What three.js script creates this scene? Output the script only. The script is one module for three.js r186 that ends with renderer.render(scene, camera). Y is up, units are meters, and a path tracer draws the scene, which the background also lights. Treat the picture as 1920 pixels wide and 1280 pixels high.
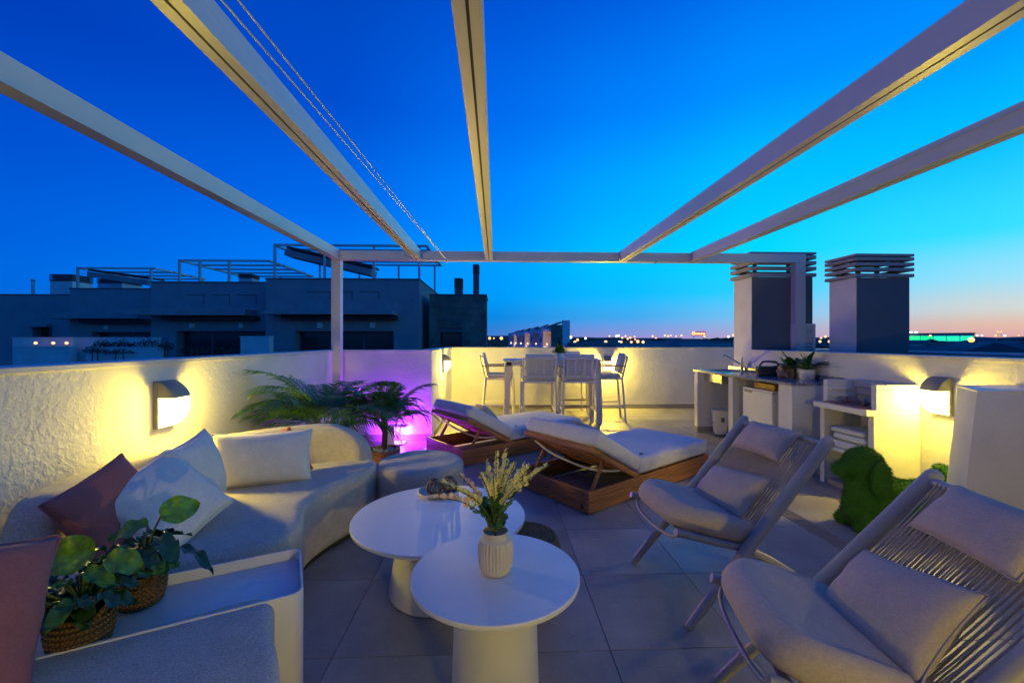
import * as THREE from 'three';
import { RoundedBoxGeometry } from 'three/addons/geometries/RoundedBoxGeometry.js';
import { mergeGeometries, mergeVertices, toCreasedNormals } from 'three/addons/utils/BufferGeometryUtils.js';
import { MarchingCubes } from 'three/addons/objects/MarchingCubes.js';
import { MeshSurfaceSampler } from 'three/addons/math/MeshSurfaceSampler.js';

// ---------------------------------------------------------------- camera, sky, exposure
const scene = new THREE.Scene();
const EYE = 1.35, FPX = 800, YAW = Math.atan(30 / 800);
const camera = new THREE.PerspectiveCamera(2 * Math.atan(640 / FPX) * 180 / Math.PI, 1920 / 1280, 0.05, 3000);
camera.position.set(0, EYE, 0);
camera.rotation.y = -YAW;
const renderer = new THREE.WebGLRenderer({ antialias: true });
renderer.toneMapping = THREE.LinearToneMapping;
renderer.toneMappingExposure = 1.0;
renderer.shadowMap.enabled = true;

// dusk sky: colours by compass direction (degrees right of the depth axis) and height above the horizon
const s2l = c => c <= 0.04045 ? c / 12.92 : Math.pow((c + 0.055) / 1.055, 2.4);
const EL = [0, 1.5, 3, 6, 10, 18, 28, 40, 60, 90];
const SKY = {
  '-150': [[0, 86, 178], [0, 88, 184], [0, 90, 190], [0, 90, 198], [0, 86, 200], [0, 78, 196], [0, 70, 190], [0, 72, 186], [0, 68, 184], [0, 80, 190]],
  '-50': [[10, 92, 190], [6, 96, 200], [2, 99, 208], [0, 98, 214], [0, 90, 210], [0, 76, 198], [0, 58, 176], [0, 66, 180], [0, 68, 184], [0, 80, 190]],
  '-20': [[10, 105, 200], [6, 112, 210], [2, 118, 220], [0, 124, 236], [0, 118, 238], [0, 98, 222], [0, 74, 198], [0, 66, 180], [0, 68, 184], [0, 80, 190]],
  '0': [[84, 114, 190], [48, 122, 202], [10, 130, 216], [0, 148, 240], [0, 150, 252], [0, 130, 246], [0, 102, 226], [0, 76, 200], [0, 68, 184], [0, 80, 190]],
  '17': [[150, 134, 198], [114, 146, 212], [62, 160, 228], [10, 178, 248], [0, 188, 255], [0, 164, 255], [0, 122, 240], [0, 84, 208], [0, 68, 184], [0, 80, 190]],
  '32': [[176, 150, 190], [150, 168, 210], [110, 186, 232], [36, 200, 250], [0, 208, 255], [0, 186, 255], [0, 136, 246], [0, 92, 216], [0, 68, 184], [0, 80, 190]],
  '50': [[206, 150, 162], [214, 178, 162], [198, 204, 204], [140, 214, 240], [50, 212, 255], [0, 182, 255], [0, 134, 244], [0, 92, 216], [0, 68, 184], [0, 80, 190]],
  '75': [[244, 192, 172], [246, 214, 186], [236, 238, 232], [188, 240, 255], [104, 234, 255], [24, 204, 255], [0, 154, 250], [0, 106, 226], [0, 76, 194], [0, 80, 190]],
  '120': [[176, 150, 186], [150, 168, 206], [110, 182, 224], [46, 186, 240], [0, 176, 246], [0, 146, 238], [0, 112, 220], [0, 86, 202], [0, 72, 188], [0, 80, 190]],
  '210': [[0, 86, 178], [0, 88, 184], [0, 90, 190], [0, 90, 198], [0, 86, 200], [0, 78, 196], [0, 70, 190], [0, 72, 186], [0, 68, 184], [0, 80, 190]],
};
const SKYGAIN = 1.12;
{
  const az = Object.keys(SKY).map(Number).sort((a, b) => a - b);
  const tab = az.map(a => SKY[String(a)].map(c => c.map(v => s2l(v / 255))));
  const W = 512, H = 512, data = new Float32Array(W * H * 4);
  for (let j = 0; j < H; j++) {
    const el = ((j + 0.5) / H - 0.5) * 180, e = Math.max(el, 0);
    let k = 0; while (k < EL.length - 2 && e > EL[k + 1]) k++;
    let te = (e - EL[k]) / (EL[k + 1] - EL[k]); te = te * te * (3 - 2 * te) * 0.4 + te * 0.6;
    for (let i = 0; i < W; i++) {
      const ang = ((i + 0.5) / W - 0.5) * 360; // x = cos, z = sin
      let a = ang + 90; while (a < -150) a += 360; while (a > 210) a -= 360;
      let m = 0; while (m < az.length - 2 && a > az[m + 1]) m++;
      let ta = (a - az[m]) / (az[m + 1] - az[m]); ta = ta * ta * (3 - 2 * ta) * 0.4 + ta * 0.6;
      for (let c = 0; c < 3; c++) {
        const v0 = tab[m][k][c] * (1 - te) + tab[m][k + 1][c] * te, v1 = tab[m + 1][k][c] * (1 - te) + tab[m + 1][k + 1][c] * te;
        data[(j * W + i) * 4 + c] = (v0 * (1 - ta) + v1 * ta) * SKYGAIN;
      }
      data[(j * W + i) * 4 + 3] = 1;
    }
  }
  const t = new THREE.DataTexture(data, W, H, THREE.RGBAFormat, THREE.FloatType);
  t.mapping = THREE.EquirectangularReflectionMapping; t.magFilter = THREE.LinearFilter; t.minFilter = THREE.LinearFilter; t.needsUpdate = true;
  scene.background = t; scene.environment = t;
}
// strengths of the lamps (candela) and their colours
const LAMP_CD = 5.8, LAMP_RGB = [1.0, 0.74, 0.07], VIOLET_CD = 8, VIOLET_RGB = [0.33, 0.02, 1.0];

// ---------------------------------------------------------------- helpers
const V = (x, y, z) => new THREE.Vector3(x, y, z);
const CS = Math.cos(YAW), SN = Math.sin(YAW);
const ray = (px, py) => { const a = (px - 960) / FPX, b = -(py - 640) / FPX; return [a * CS + SN, b, a * SN - CS]; };
const PH = (px, py, h) => { const r = ray(px, py), t = (h - EYE) / r[1]; return [r[0] * t, h, r[2] * t]; };     // where a pixel's ray meets the height h
const PZ = (px, py, z) => { const r = ray(px, py), t = z / r[2]; return [r[0] * t, EYE + r[1] * t, z]; };          // ... the plane z
const PX = (px, py, x) => { const r = ray(px, py), t = x / r[0]; return [x, EYE + r[1] * t, r[2] * t]; };          // ... the plane x
let seed = 7;
const rnd = () => { seed = (seed + 0x6D2B79F5) | 0; let t = Math.imul(seed ^ (seed >>> 15), 1 | seed); t = (t + Math.imul(t ^ (t >>> 7), 61 | t)) ^ t; return ((t ^ (t >>> 14)) >>> 0) / 4294967296; };
const rr = (a, b) => a + (b - a) * rnd();
const hash = (x, y, s) => { let h = Math.imul(x, 374761393) + Math.imul(y, 668265263) + Math.imul(s, 1442695041); h = Math.imul(h ^ (h >>> 13), 1274126177); return ((h ^ (h >>> 16)) >>> 0) / 4294967296; };
function vnoise(u, v, p, s) { // periodic value noise, u and v in 0..1, p cells
  const x = u * p, y = v * p, xi = Math.floor(x), yi = Math.floor(y), fx = x - xi, fy = y - yi;
  const a = fx * fx * (3 - 2 * fx), b = fy * fy * (3 - 2 * fy), q = n => ((n % p) + p) % p;
  const h = (i, j) => hash(q(xi + i), q(yi + j), s);
  return (h(0, 0) * (1 - a) + h(1, 0) * a) * (1 - b) + (h(0, 1) * (1 - a) + h(1, 1) * a) * b;
}
const fbm = (u, v, p, s, o = 4) => { let r = 0, a = 0.5, n = 0; for (let i = 0; i < o; i++) { r += a * vnoise(u, v, p, s + i); n += a; a *= 0.5; p *= 2; } return r / n; };
function tex(N, fn, srgb = false, rep = 1) {
  const d = new Uint8Array(N * N * 4);
  for (let j = 0; j < N; j++) for (let i = 0; i < N; i++) {
    const c = fn((i + 0.5) / N, (j + 0.5) / N), a = Array.isArray(c) ? c : [c, c, c];
    for (let k = 0; k < 3; k++) d[(j * N + i) * 4 + k] = Math.max(0, Math.min(255, a[k] * 255));
    d[(j * N + i) * 4 + 3] = 255;
  }
  const t = new THREE.DataTexture(d, N, N, THREE.RGBAFormat);
  t.wrapS = t.wrapT = THREE.RepeatWrapping; t.magFilter = THREE.LinearFilter; t.minFilter = THREE.LinearMipmapLinearFilter; t.generateMipmaps = true;
  if (srgb) t.colorSpace = THREE.SRGBColorSpace;
  t.repeat.set(rep, rep); t.needsUpdate = true;
  return t;
}
const lin = (r, g, b) => new THREE.Color().setRGB(r, g, b);
function mat(c, rough = 0.7, o = {}) { const m = new THREE.MeshPhysicalMaterial({ color: lin(...c), roughness: rough, side: THREE.DoubleSide, ...o }); return m; }
const glow = (c, k = 1) => new THREE.MeshStandardMaterial({ color: lin(0.8, 0.8, 0.8), emissive: lin(...c), emissiveIntensity: k, roughness: 0.6 });

// geometry with texture coordinates in metres, laid on by the way each face points
function fin(g, off = [0, 0]) {
  if (g.index) g = g.toNonIndexed();
  if (!g.attributes.normal) g.computeVertexNormals();
  const p = g.attributes.position, uv = new Float32Array(p.count * 2), a = V(), b = V(), c = V();
  for (let i = 0; i < p.count; i += 3) {
    a.fromBufferAttribute(p, i); b.fromBufferAttribute(p, i + 1); c.fromBufferAttribute(p, i + 2);
    const n = b.clone().sub(a).cross(c.clone().sub(a)), ax = Math.abs(n.x), ay = Math.abs(n.y), az = Math.abs(n.z);
    for (let k = 0; k < 3; k++) {
      const q = [a, b, c][k];
      const w = ax >= ay && ax >= az ? [q.z, q.y] : ay >= az ? [q.x, q.z] : [q.x, q.y];
      uv[(i + k) * 2] = w[0] + off[0]; uv[(i + k) * 2 + 1] = w[1] + off[1];
    }
  }
  for (const k of Object.keys(g.attributes)) if (!['position', 'normal'].includes(k)) g.deleteAttribute(k);
  g.setAttribute('uv', new THREE.BufferAttribute(uv, 2));
  return g;
}
const box = (w, h, d, x = 0, y = 0, z = 0) => fin(new THREE.BoxGeometry(w, h, d).translate(x, y, z));
const span = (x0, x1, y0, y1, z0, z1) => box(x1 - x0, y1 - y0, z1 - z0, (x0 + x1) / 2, (y0 + y1) / 2, (z0 + z1) / 2);
const rbox = (w, h, d, r, x = 0, y = 0, z = 0, seg = 3) => fin(new RoundedBoxGeometry(w, h, d, seg, r).translate(x, y, z));
const rspan = (x0, x1, y0, y1, z0, z1, r = 0.004) => rbox(x1 - x0, y1 - y0, z1 - z0, r, (x0 + x1) / 2, (y0 + y1) / 2, (z0 + z1) / 2, 2);
function cyl(a, b, r0, r1 = r0, seg = 12) {
  a = Array.isArray(a) ? V(...a) : a; b = Array.isArray(b) ? V(...b) : b;
  const d = b.clone().sub(a), g = new THREE.CylinderGeometry(r1, r0, d.length(), seg);
  g.applyQuaternion(new THREE.Quaternion().setFromUnitVectors(V(0, 1, 0), d.clone().normalize())); g.translate((a.x + b.x) / 2, (a.y + b.y) / 2, (a.z + b.z) / 2);
  return fin(g);
}
const tube = (pts, r, n = 24, seg = 8, closed = false) => fin(new THREE.TubeGeometry(new THREE.CatmullRomCurve3(pts.map(p => V(...p)), closed, 'catmullrom', 0.5), n, r, seg, closed));
const lathe = (pts, seg = 40) => fin(new THREE.LatheGeometry(pts.map(p => new THREE.Vector2(...p)), seg));
// a beam of rectangular section between two points
function bar(a, b, w, h, r = 0) {
  a = V(...a); b = V(...b); const d = b.clone().sub(a), L = d.length();
  const g = r ? new RoundedBoxGeometry(w, h, L, 2, r) : new THREE.BoxGeometry(w, h, L);
  const z = d.clone().normalize(), x = V(0, 1, 0).cross(z); if (x.lengthSq() < 1e-6) x.set(1, 0, 0); x.normalize();
  const y = z.clone().cross(x);
  let f = fin(g); f.applyMatrix4(new THREE.Matrix4().makeBasis(x, y, z).setPosition((a.x + b.x) / 2, (a.y + b.y) / 2, (a.z + b.z) / 2));
  return f;
}
// a plan outline [x, z] raised from y0 to y1 with rounded rims
function slab(pts, y0, y1, r = 0.005, seg = 3, smooth = false, div = 60) {
  let P = pts.map(p => new THREE.Vector2(p[0], -p[1]));
  if (smooth) P = new THREE.SplineCurve([...P, P[0]]).getPoints(div).slice(0, -1);
  const g = new THREE.ExtrudeGeometry(new THREE.Shape(P), { depth: y1 - y0 - 2 * r, bevelEnabled: r > 0, bevelSize: r, bevelThickness: r, bevelOffset: -r, bevelSegments: seg, curveSegments: 24 });
  g.rotateX(-Math.PI / 2).translate(0, y0 + r, 0);
  return fin(toCreasedNormals(g.index ? g : mergeVertices(g), 0.7));
}
function closedSpline(pts, n) { return new THREE.CatmullRomCurve3(pts.map(p => V(p[0], 0, p[1])), true, 'catmullrom', 0.5).getSpacedPoints(n).slice(0, -1).map(p => [p.x, p.z]); }
const merge = a => mergeGeometries(a.map(g => g.index ? g.toNonIndexed() : g));
const move = (g, x, y, z, ry = 0) => { g.rotateY(ry); g.translate(x, y, z); return g; };

const taken = {};
function numbered(n) { const k = taken[n] = (taken[n] ?? -1) + 1; return k ? n + '_' + String(k).padStart(3, '0') : n; }
const tag = (o, label, category, group, kind) => { if (label) o.userData.label = label; if (category) o.userData.category = category; if (group) o.userData.group = group; if (kind) o.userData.kind = kind; return o; };
function thing(name, label, category, pos = [0, 0, 0], turn = 0, group) {
  const o = new THREE.Group(); o.name = numbered(name); o.position.set(...pos); o.rotation.y = turn; scene.add(o); return tag(o, label, category, group);
}
function part(name, g, m, parent) {
  if (Array.isArray(g)) g = merge(g);
  const o = new THREE.Mesh(g, m); o.name = name; o.castShadow = o.receiveShadow = true; parent.add(o); return o;
}
function single(name, label, category, g, m, group, pos, turn) { const o = part(numbered(name), g, m, scene); if (pos) o.position.set(...pos); if (turn) o.rotation.y = turn; return tag(o, label, category, group); }
function struct(name, g, m) { const o = part(numbered(name), g, m, scene); o.userData.kind = 'structure'; return o; }
function copy(o, pos, turn, label) { const c = o.clone(); c.name = numbered(o.name.replace(/_\d{3}$/, '')); c.position.set(...pos); c.rotation.set(0, turn, 0); c.userData = { ...o.userData }; if (label) c.userData.label = label; scene.add(c); return c; }
// a solid from a distance field, meshed on a grid of n cells in the cube of half-size s round c
function solid(sdf, c, s, n) {
  const mc = new MarchingCubes(n, new THREE.MeshStandardMaterial(), false, false, 120000);
  mc.isolation = 0; const f = mc.field;
  for (let k = 0; k < n; k++) for (let j = 0; j < n; j++) for (let i = 0; i < n; i++)
    f[i + j * n + k * n * n] = -sdf(c[0] + s * (i - n / 2) / (n / 2), c[1] + s * (j - n / 2) / (n / 2), c[2] + s * (k - n / 2) / (n / 2));
  mc.update();
  const g = new THREE.BufferGeometry(), m = mc.count ?? mc.geometry.drawRange.count;
  g.setAttribute('position', new THREE.BufferAttribute(new Float32Array(mc.positionArray.slice(0, m * 3)), 3));
  g.scale(s, s, s).translate(...c);
  let w = mergeVertices(g, s * 1e-4); w.computeVertexNormals();
  // outward faces
  const e = 1e-3, p = w.attributes.position, nn = w.attributes.normal; let dot = 0;
  for (let i = 0; i < p.count; i += 17) { const x = p.getX(i), y = p.getY(i), z = p.getZ(i); dot += sdf(x + nn.getX(i) * e, y + nn.getY(i) * e, z + nn.getZ(i) * e) - sdf(x, y, z); }
  if (dot < 0) { const ix = w.index.array; for (let i = 0; i < ix.length; i += 3) { const t = ix[i]; ix[i] = ix[i + 1]; ix[i + 1] = t; } w.computeVertexNormals(); }
  return fin(w);
}
const smin = (a, b, k) => { const h = Math.max(k - Math.abs(a - b), 0) / k; return Math.min(a, b) - h * h * k * 0.25; };
function capsule(x, y, z, a, b, ra, rb) {
  const bx = b[0] - a[0], by = b[1] - a[1], bz = b[2] - a[2], px = x - a[0], py = y - a[1], pz = z - a[2];
  const t = Math.max(0, Math.min(1, (px * bx + py * by + pz * bz) / (bx * bx + by * by + bz * bz || 1)));
  return Math.hypot(px - bx * t, py - by * t, pz - bz * t) - (ra + (rb - ra) * t);
}
const ell = (x, y, z, c, r) => { const dx = (x - c[0]) / r[0], dy = (y - c[1]) / r[1], dz = (z - c[2]) / r[2], k = Math.hypot(dx, dy, dz); return (k - 1) * Math.min(...r); };

// ---------------------------------------------------------------- textures and materials
const T = {};
T.stucco = tex(512, (u, v) => { const a = fbm(u, v, 40, 3, 4), b = fbm(u, v, 90, 9, 2), c = fbm(u, v, 26, 21, 3); return 0.4 * a + 0.3 * b + 0.3 * Math.max(0, Math.min(1, (c - 0.42) * 4)); }, false, 1 / 0.6);
T.render = tex(512, (u, v) => 0.6 * fbm(u, v, 8, 5, 5) + 0.4 * fbm(u, v, 70, 8, 2), false, 1 / 1.3);
T.mottle = tex(512, (u, v) => { const a = 0.86 + 0.14 * fbm(u, v, 5, 31, 5); return [a, a * 0.995, a * 0.985]; }, true, 1 / 1.7);
T.weave = tex(256, (u, v) => { const a = Math.sin(u * Math.PI * 2 * 40), b = Math.sin(v * Math.PI * 2 * 40); return 0.5 + 0.22 * a * b + 0.28 * (fbm(u, v, 64, 13, 2) - 0.5) + 0.2 * (fbm(u, v, 8, 14, 3) - 0.5); }, false, 1 / 0.16);
T.melange = tex(512, (u, v) => { const a = 0.84 + 0.1 * fbm(u, v, 128, 41, 2) + 0.06 * fbm(u, v, 10, 43, 3); return [a, a, a * 0.99]; }, true, 1 / 0.5);
T.heather = tex(512, (u, v) => { const a = 0.86 + 0.26 * (fbm(u, v, 150, 45, 2) - 0.5) + 0.08 * (fbm(u, v, 9, 46, 3) - 0.5); return [a, a * 0.99, a * 0.97]; }, true, 1 / 0.42);
T.tile = tex(512, (u, v) => { const st = fbm(u, v, 3, 57, 5), a = 0.74 + 0.2 * fbm(u, v, 6, 51, 6) + 0.06 * fbm(u, v, 128, 52, 2) - 0.16 * Math.max(0, st - 0.56); return [a, a * 0.985, a * 0.955]; }, true, 1 / 1.1);
T.tilebump = tex(256, (u, v) => fbm(u, v, 20, 61, 4), false, 1 / 0.6);
T.wood = tex(512, (u, v) => { const w = fbm(u, v * 0.999, 4, 71, 3), l = fbm(u * 0.02, v, 90, 73, 3), k = 0.5 + 0.5 * Math.sin((v * 26 + w * 4.5) * Math.PI * 2), a = 0.5 + 0.32 * l * 1.2 + 0.16 * k; return [a, a * 0.92, a * 0.82]; }, true, 1 / 0.55);
T.granite = tex(512, (u, v) => { const a = fbm(u, v, 90, 81, 2), b = vnoise(u, v, 150, 83), s = a > 0.62 ? 0.28 : a < 0.4 ? 0.86 : 0.62; return [s - 0.08 * b, s - 0.08 * b, s - 0.06 * b]; }, true, 1 / 0.5);
T.straw = tex(256, (u, v) => { const r = Math.floor(v * 24), x = (u * 20 + (r % 2) * 0.5) % 1, k = Math.sin(x * Math.PI) * Math.sin(((v * 24) % 1) * Math.PI), a = 0.45 + 0.4 * k + 0.25 * (fbm(u, v, 32, 91, 2) - 0.5); return [a, a * 0.9, a * 0.72]; }, true, 1 / 0.2);
T.strawbump = tex(256, (u, v) => { const r = Math.floor(v * 24), x = (u * 20 + (r % 2) * 0.5) % 1; return Math.sin(x * Math.PI) * Math.sin(((v * 24) % 1) * Math.PI); }, false, 1 / 0.2);
T.leaf = tex(256, (u, v) => { const a = 0.72 + 0.4 * (fbm(u, v, 12, 95, 4) - 0.5); return [a, a, a * 0.9]; }, true, 1 / 0.12);
T.stone = tex(512, (u, v) => { const a = 0.55 + 0.4 * fbm(u, v, 7, 101, 5); return [a, a * 1.0, a * 0.98]; }, true, 1 / 3);
T.wrinkle = tex(512, (u, v) => { const w = fbm(u, v, 6, 111, 3); return 0.5 + 0.5 * Math.sin((u * 4 + w * 3.2) * Math.PI * 2) * 0.5 + 0.3 * (w - 0.5); }, false, 1 / 0.8);
const M = {};
M.wallRough = mat([0.78, 0.765, 0.73], 0.92, { map: T.mottle, bumpMap: T.stucco, bumpScale: 0.0024 });
M.wall = mat([0.78, 0.765, 0.73], 0.9, { map: T.mottle, bumpMap: T.render, bumpScale: 0.006 });
M.wallSmooth = mat([0.76, 0.75, 0.725], 0.85, { map: T.mottle, bumpMap: T.render, bumpScale: 0.0025 });
M.coping = mat([0.68, 0.66, 0.63], 0.7, { map: T.mottle });
M.skirting = mat([0.36, 0.345, 0.32], 0.6, { map: T.tile });
M.grout = mat([0.13, 0.125, 0.12], 0.9);
M.tiles = [[0.44, 0.425, 0.39], [0.39, 0.38, 0.35], [0.47, 0.455, 0.42], [0.42, 0.40, 0.365]].map((c, i) => mat(c, 0.36 + 0.04 * i, { map: T.tile, bumpMap: T.tilebump, bumpScale: 0.0008 }));
M.alu = mat([0.48, 0.47, 0.45], 0.35, { clearcoat: 1, clearcoatRoughness: 0.38 });
M.slot = mat([0.03, 0.03, 0.03], 0.7);
M.cable = mat([0.55, 0.56, 0.58], 0.6, { metalness: 1 });
M.sofa = mat([0.62, 0.575, 0.51], 0.95, { map: T.heather, bumpMap: T.weave, bumpScale: 0.0016, sheen: 0.3, sheenColor: lin(0.8, 0.78, 0.72), sheenRoughness: 0.6 });
M.cushion = mat([0.80, 0.77, 0.70], 0.95, { map: T.melange, bumpMap: T.weave, bumpScale: 0.0012, sheen: 0.2 });
M.pink = mat([0.36, 0.125, 0.13], 0.95, { map: T.melange, bumpMap: T.weave, bumpScale: 0.0014, sheen: 0.25, sheenColor: lin(0.8, 0.5, 0.5) });
M.terracottaCloth = mat([0.62, 0.22, 0.10], 0.95, { map: T.melange, bumpMap: T.weave, bumpScale: 0.0012 });
M.mattress = mat([0.74, 0.73, 0.72], 0.95, { map: T.melange, bumpMap: T.wrinkle, bumpScale: 0.004 });
M.seatpad = mat([0.52, 0.445, 0.37], 0.95, { map: T.melange, bumpMap: T.weave, bumpScale: 0.001 });
M.teak = mat([0.56, 0.275, 0.095], 0.55, { map: T.wood, bumpMap: T.wood, bumpScale: 0.0006 });
M.white = mat([0.85, 0.85, 0.84], 0.28, { map: T.mottle });
M.whiteSatin = mat([0.78, 0.775, 0.74], 0.45, { map: T.mottle });
M.tray = mat([0.66, 0.66, 0.65], 0.4, { map: T.mottle });
M.chairFrame = mat([0.40, 0.385, 0.34], 0.42, { map: T.mottle });
M.rope = mat([0.42, 0.36, 0.30], 0.9, { bumpMap: T.weave, bumpScale: 0.001 });
M.stoolFrame = mat([0.60, 0.56, 0.52], 0.45);
M.granite = mat([0.62, 0.62, 0.66], 0.18, { map: T.granite });
M.steel = mat([0.62, 0.62, 0.62], 0.25, { metalness: 1 });
M.lampBody = mat([0.20, 0.195, 0.18], 0.5);
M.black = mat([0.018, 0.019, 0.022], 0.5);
M.terracotta = mat([0.50, 0.20, 0.10], 0.8, { map: T.mottle });
M.pebble = mat([0.5, 0.5, 0.52], 0.6);
M.straw = mat([0.48, 0.32, 0.15], 0.9, { map: T.straw, bumpMap: T.strawbump, bumpScale: 0.006 });
M.jute = mat([0.60, 0.53, 0.43], 0.95, { map: T.straw, bumpMap: T.strawbump, bumpScale: 0.008 });
const leafMat = c => mat(c, 0.42, { map: T.leaf, transmission: 0.18, thickness: 0 });
M.palm = [leafMat([0.075, 0.26, 0.06]), leafMat([0.11, 0.32, 0.05]), leafMat([0.2, 0.44, 0.03])];
M.leafDark = leafMat([0.03, 0.12, 0.025]); M.leafBright = mat([0.24, 0.60, 0.03], 0.42, { map: T.leaf, transmission: 0.42, thickness: 0 }); M.leafTeal = leafMat([0.035, 0.17, 0.05]);
M.stem = mat([0.10, 0.13, 0.03], 0.7); M.bark = mat([0.12, 0.085, 0.05], 0.9, { bumpMap: T.stucco, bumpScale: 0.006 });
M.soil = mat([0.05, 0.035, 0.025], 1);
M.bloom = mat([0.90, 0.80, 0.24], 0.7, { transmission: 0.3, thickness: 0 }); M.bloomPink = mat([0.85, 0.62, 0.30], 0.7, { transmission: 0.3, thickness: 0 });
M.vase = mat([0.70, 0.64, 0.52], 0.6, { map: T.mottle });
M.clay = mat([0.10, 0.065, 0.055], 0.45);
M.grass = mat([0.045, 0.18, 0.01], 0.85); M.grassCore = mat([0.045, 0.18, 0.01], 0.95);
M.cotton = mat([0.80, 0.80, 0.80], 0.95, { map: T.melange, bumpMap: T.weave, bumpScale: 0.0015 });
M.ply = mat([0.55, 0.30, 0.06], 0.6, { map: T.wood });
M.plastic = mat([0.72, 0.68, 0.60], 0.45);
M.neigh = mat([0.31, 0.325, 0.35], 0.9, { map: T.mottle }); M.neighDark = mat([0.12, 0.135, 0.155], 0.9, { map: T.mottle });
M.neighWhite = mat([0.72, 0.72, 0.72], 0.9, { map: T.mottle });
M.glass = mat([0.03, 0.035, 0.04], 0.12);
M.greenStone = [[0.25, 0.28, 0.22], [0.29, 0.31, 0.25], [0.22, 0.245, 0.2], [0.26, 0.285, 0.25]].map(c => mat(c, 0.8, { map: T.stone }));
M.brick = mat([0.62, 0.58, 0.53], 0.9, { map: T.mottle, bumpMap: T.stucco, bumpScale: 0.004 });
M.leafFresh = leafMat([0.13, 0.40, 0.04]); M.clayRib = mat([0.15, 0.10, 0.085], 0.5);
M.speakerCloth = mat([0.03, 0.032, 0.038], 0.8);
M.farLilac = mat([0.75, 0.64, 0.70], 0.9);
M.skyshade = mat([0.62, 0.60, 0.56], 0.9, { bumpMap: T.weave, bumpScale: 0.001 });

// ---------------------------------------------------------------- terrace floor and parapets
const XL = -2.15, XR = 3.55, ZP = -5.87, XE = -0.88, ZF = -8.5, ZN = -6.25, XN = 5.2, ZH = 1.6, TOP = 1.235;
{
  const fl = struct('terrace_floor', [span(XL - 0.2, XR + 0.2, -0.35, -0.004, ZN, ZH + 0.2), span(XE - 0.2, XN + 0.2, -0.35, -0.004, ZF - 0.2, ZN)], M.grout);
  const geos = {}; let k = 0;
  for (let iz = 0; iz < 19; iz++) {
    const z1 = 1.75 - 0.6 * iz, z0 = z1 - 0.6, zc = (z0 + z1) / 2, a = zc > ZP ? XL : XE, b = zc > ZN ? XR : XN;
    for (let ix = -8; ix < 14; ix++) {
      const x0 = Math.max(-0.1 + 0.6 * ix, a) + 0.0022, x1 = Math.min(0.5 + 0.6 * ix, b) - 0.0022, y0 = Math.max(z0, ZF) + 0.0022, y1 = Math.min(z1, ZH) - 0.0022;
      if (x1 - x0 < 0.03 || y1 - y0 < 0.03) continue;
      const v = (hash(ix, iz, 5) * 4) | 0, key = [(x1 - x0).toFixed(3), (y1 - y0).toFixed(3), v].join();
      geos[key] ??= fin(new RoundedBoxGeometry(x1 - x0, 0.012, y1 - y0, 1, 0.0012), [v * 0.37, v * 0.23]);
      const t = part(numbered('floor_tile'), geos[key], M.tiles[(hash(ix, iz, 9) * 4) | 0], fl);
      t.position.set((x0 + x1) / 2, -0.006 - 0.0008 * hash(ix, iz, 3), (y0 + y1) / 2); k++;
    }
  }
}
// a parapet: rendered body, coping that overhangs a little, skirting along its terrace side
function parapet(label, x0, x1, z0, z1, m, skirt, cope = [x0 - 0.012, x1 + 0.012, z0, z1]) {
  const o = thing('parapet_wall', label, 'wall', [(x0 + x1) / 2, 0, (z0 + z1) / 2]), cx = o.position.x, cz = o.position.z;
  const loc = (a, b, c, d, e, f, g = span) => g(a - cx, b - cx, c, d, e - cz, f - cz);
  part('rendered_body', loc(x0, x1, -0.35, TOP - 0.03, z0, z1), m, o);
  part('coping', loc(cope[0], cope[1], TOP - 0.03, TOP, cope[2], cope[3], rspan), M.coping, o);
  if (skirt) part('skirting', loc(...skirt), M.skirting, o);
  return o;
}
const SK = 0.085;
parapet('rough white stucco parapet running behind the curved sofa', XL - 0.2, XL, ZP - 0.2, ZH, M.wallRough, [XL, XL + 0.01, 0, SK, ZP + 0.012, ZH]);
parapet('white parapet washed in violet light behind the palms', XL, XE, ZP - 0.2, ZP, M.wall, [XL + 0.012, XE, 0, SK, ZP, ZP + 0.01], [XL + 0.013, XE + 0.012, ZP - 0.2, ZP + 0.012]);
parapet('short white return wall carrying a lamp beside the bar stools', XE - 0.2, XE, ZF - 0.2, ZP - 0.2, M.wallRough, [XE, XE + 0.01, 0, SK, ZF + 0.012, ZP - 0.2], [XE - 0.212, XE + 0.012, ZF - 0.2, ZP - 0.2]);
parapet('long smooth cream parapet behind the bar table', XE, XN + 0.2, ZF - 0.2, ZF, M.wall, [XE + 0.012, XN, 0, SK, ZF, ZF + 0.01], [XE + 0.013, XN + 0.2, ZF - 0.2, ZF + 0.012]);
parapet('stucco parapet behind the barbecue and kitchen counter', XR, XR + 0.2, -5.8, ZH, M.wallRough, [XR - 0.01, XR, 0, SK, -5.8, ZH]);
parapet('low white wall closing the corner beyond the counter', XN, XN + 0.2, ZF, ZN, M.wall, null, [XN - 0.012, XN + 0.2, ZF + 0.013, ZN - 0.2]);
parapet('low white wall behind the square ventilation chimney', 4.45, XN + 0.2, ZN - 0.0, ZN + 0.2, M.wall, null, [4.45, XN + 0.2, ZN - 0.012, ZN + 0.2]);
{ // the house behind the camera, whose wall lamp lights the near side of the furniture
  const o = thing('house_wall', 'tall white rendered house wall closing the terrace behind the seats', 'wall', [0.7, 0, ZH + 0.1]);
  part('rendered_body', span(-3.05, 3.05, -0.35, 2.72, -0.1, 0.1), M.wall, o); part('coping', rspan(-3.06, 3.06, 2.72, 2.76, -0.11, 0.11), M.coping, o); part('skirting', span(-2.83, 2.83, 0, SK, -0.11, -0.1), M.skirting, o);
}
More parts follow.
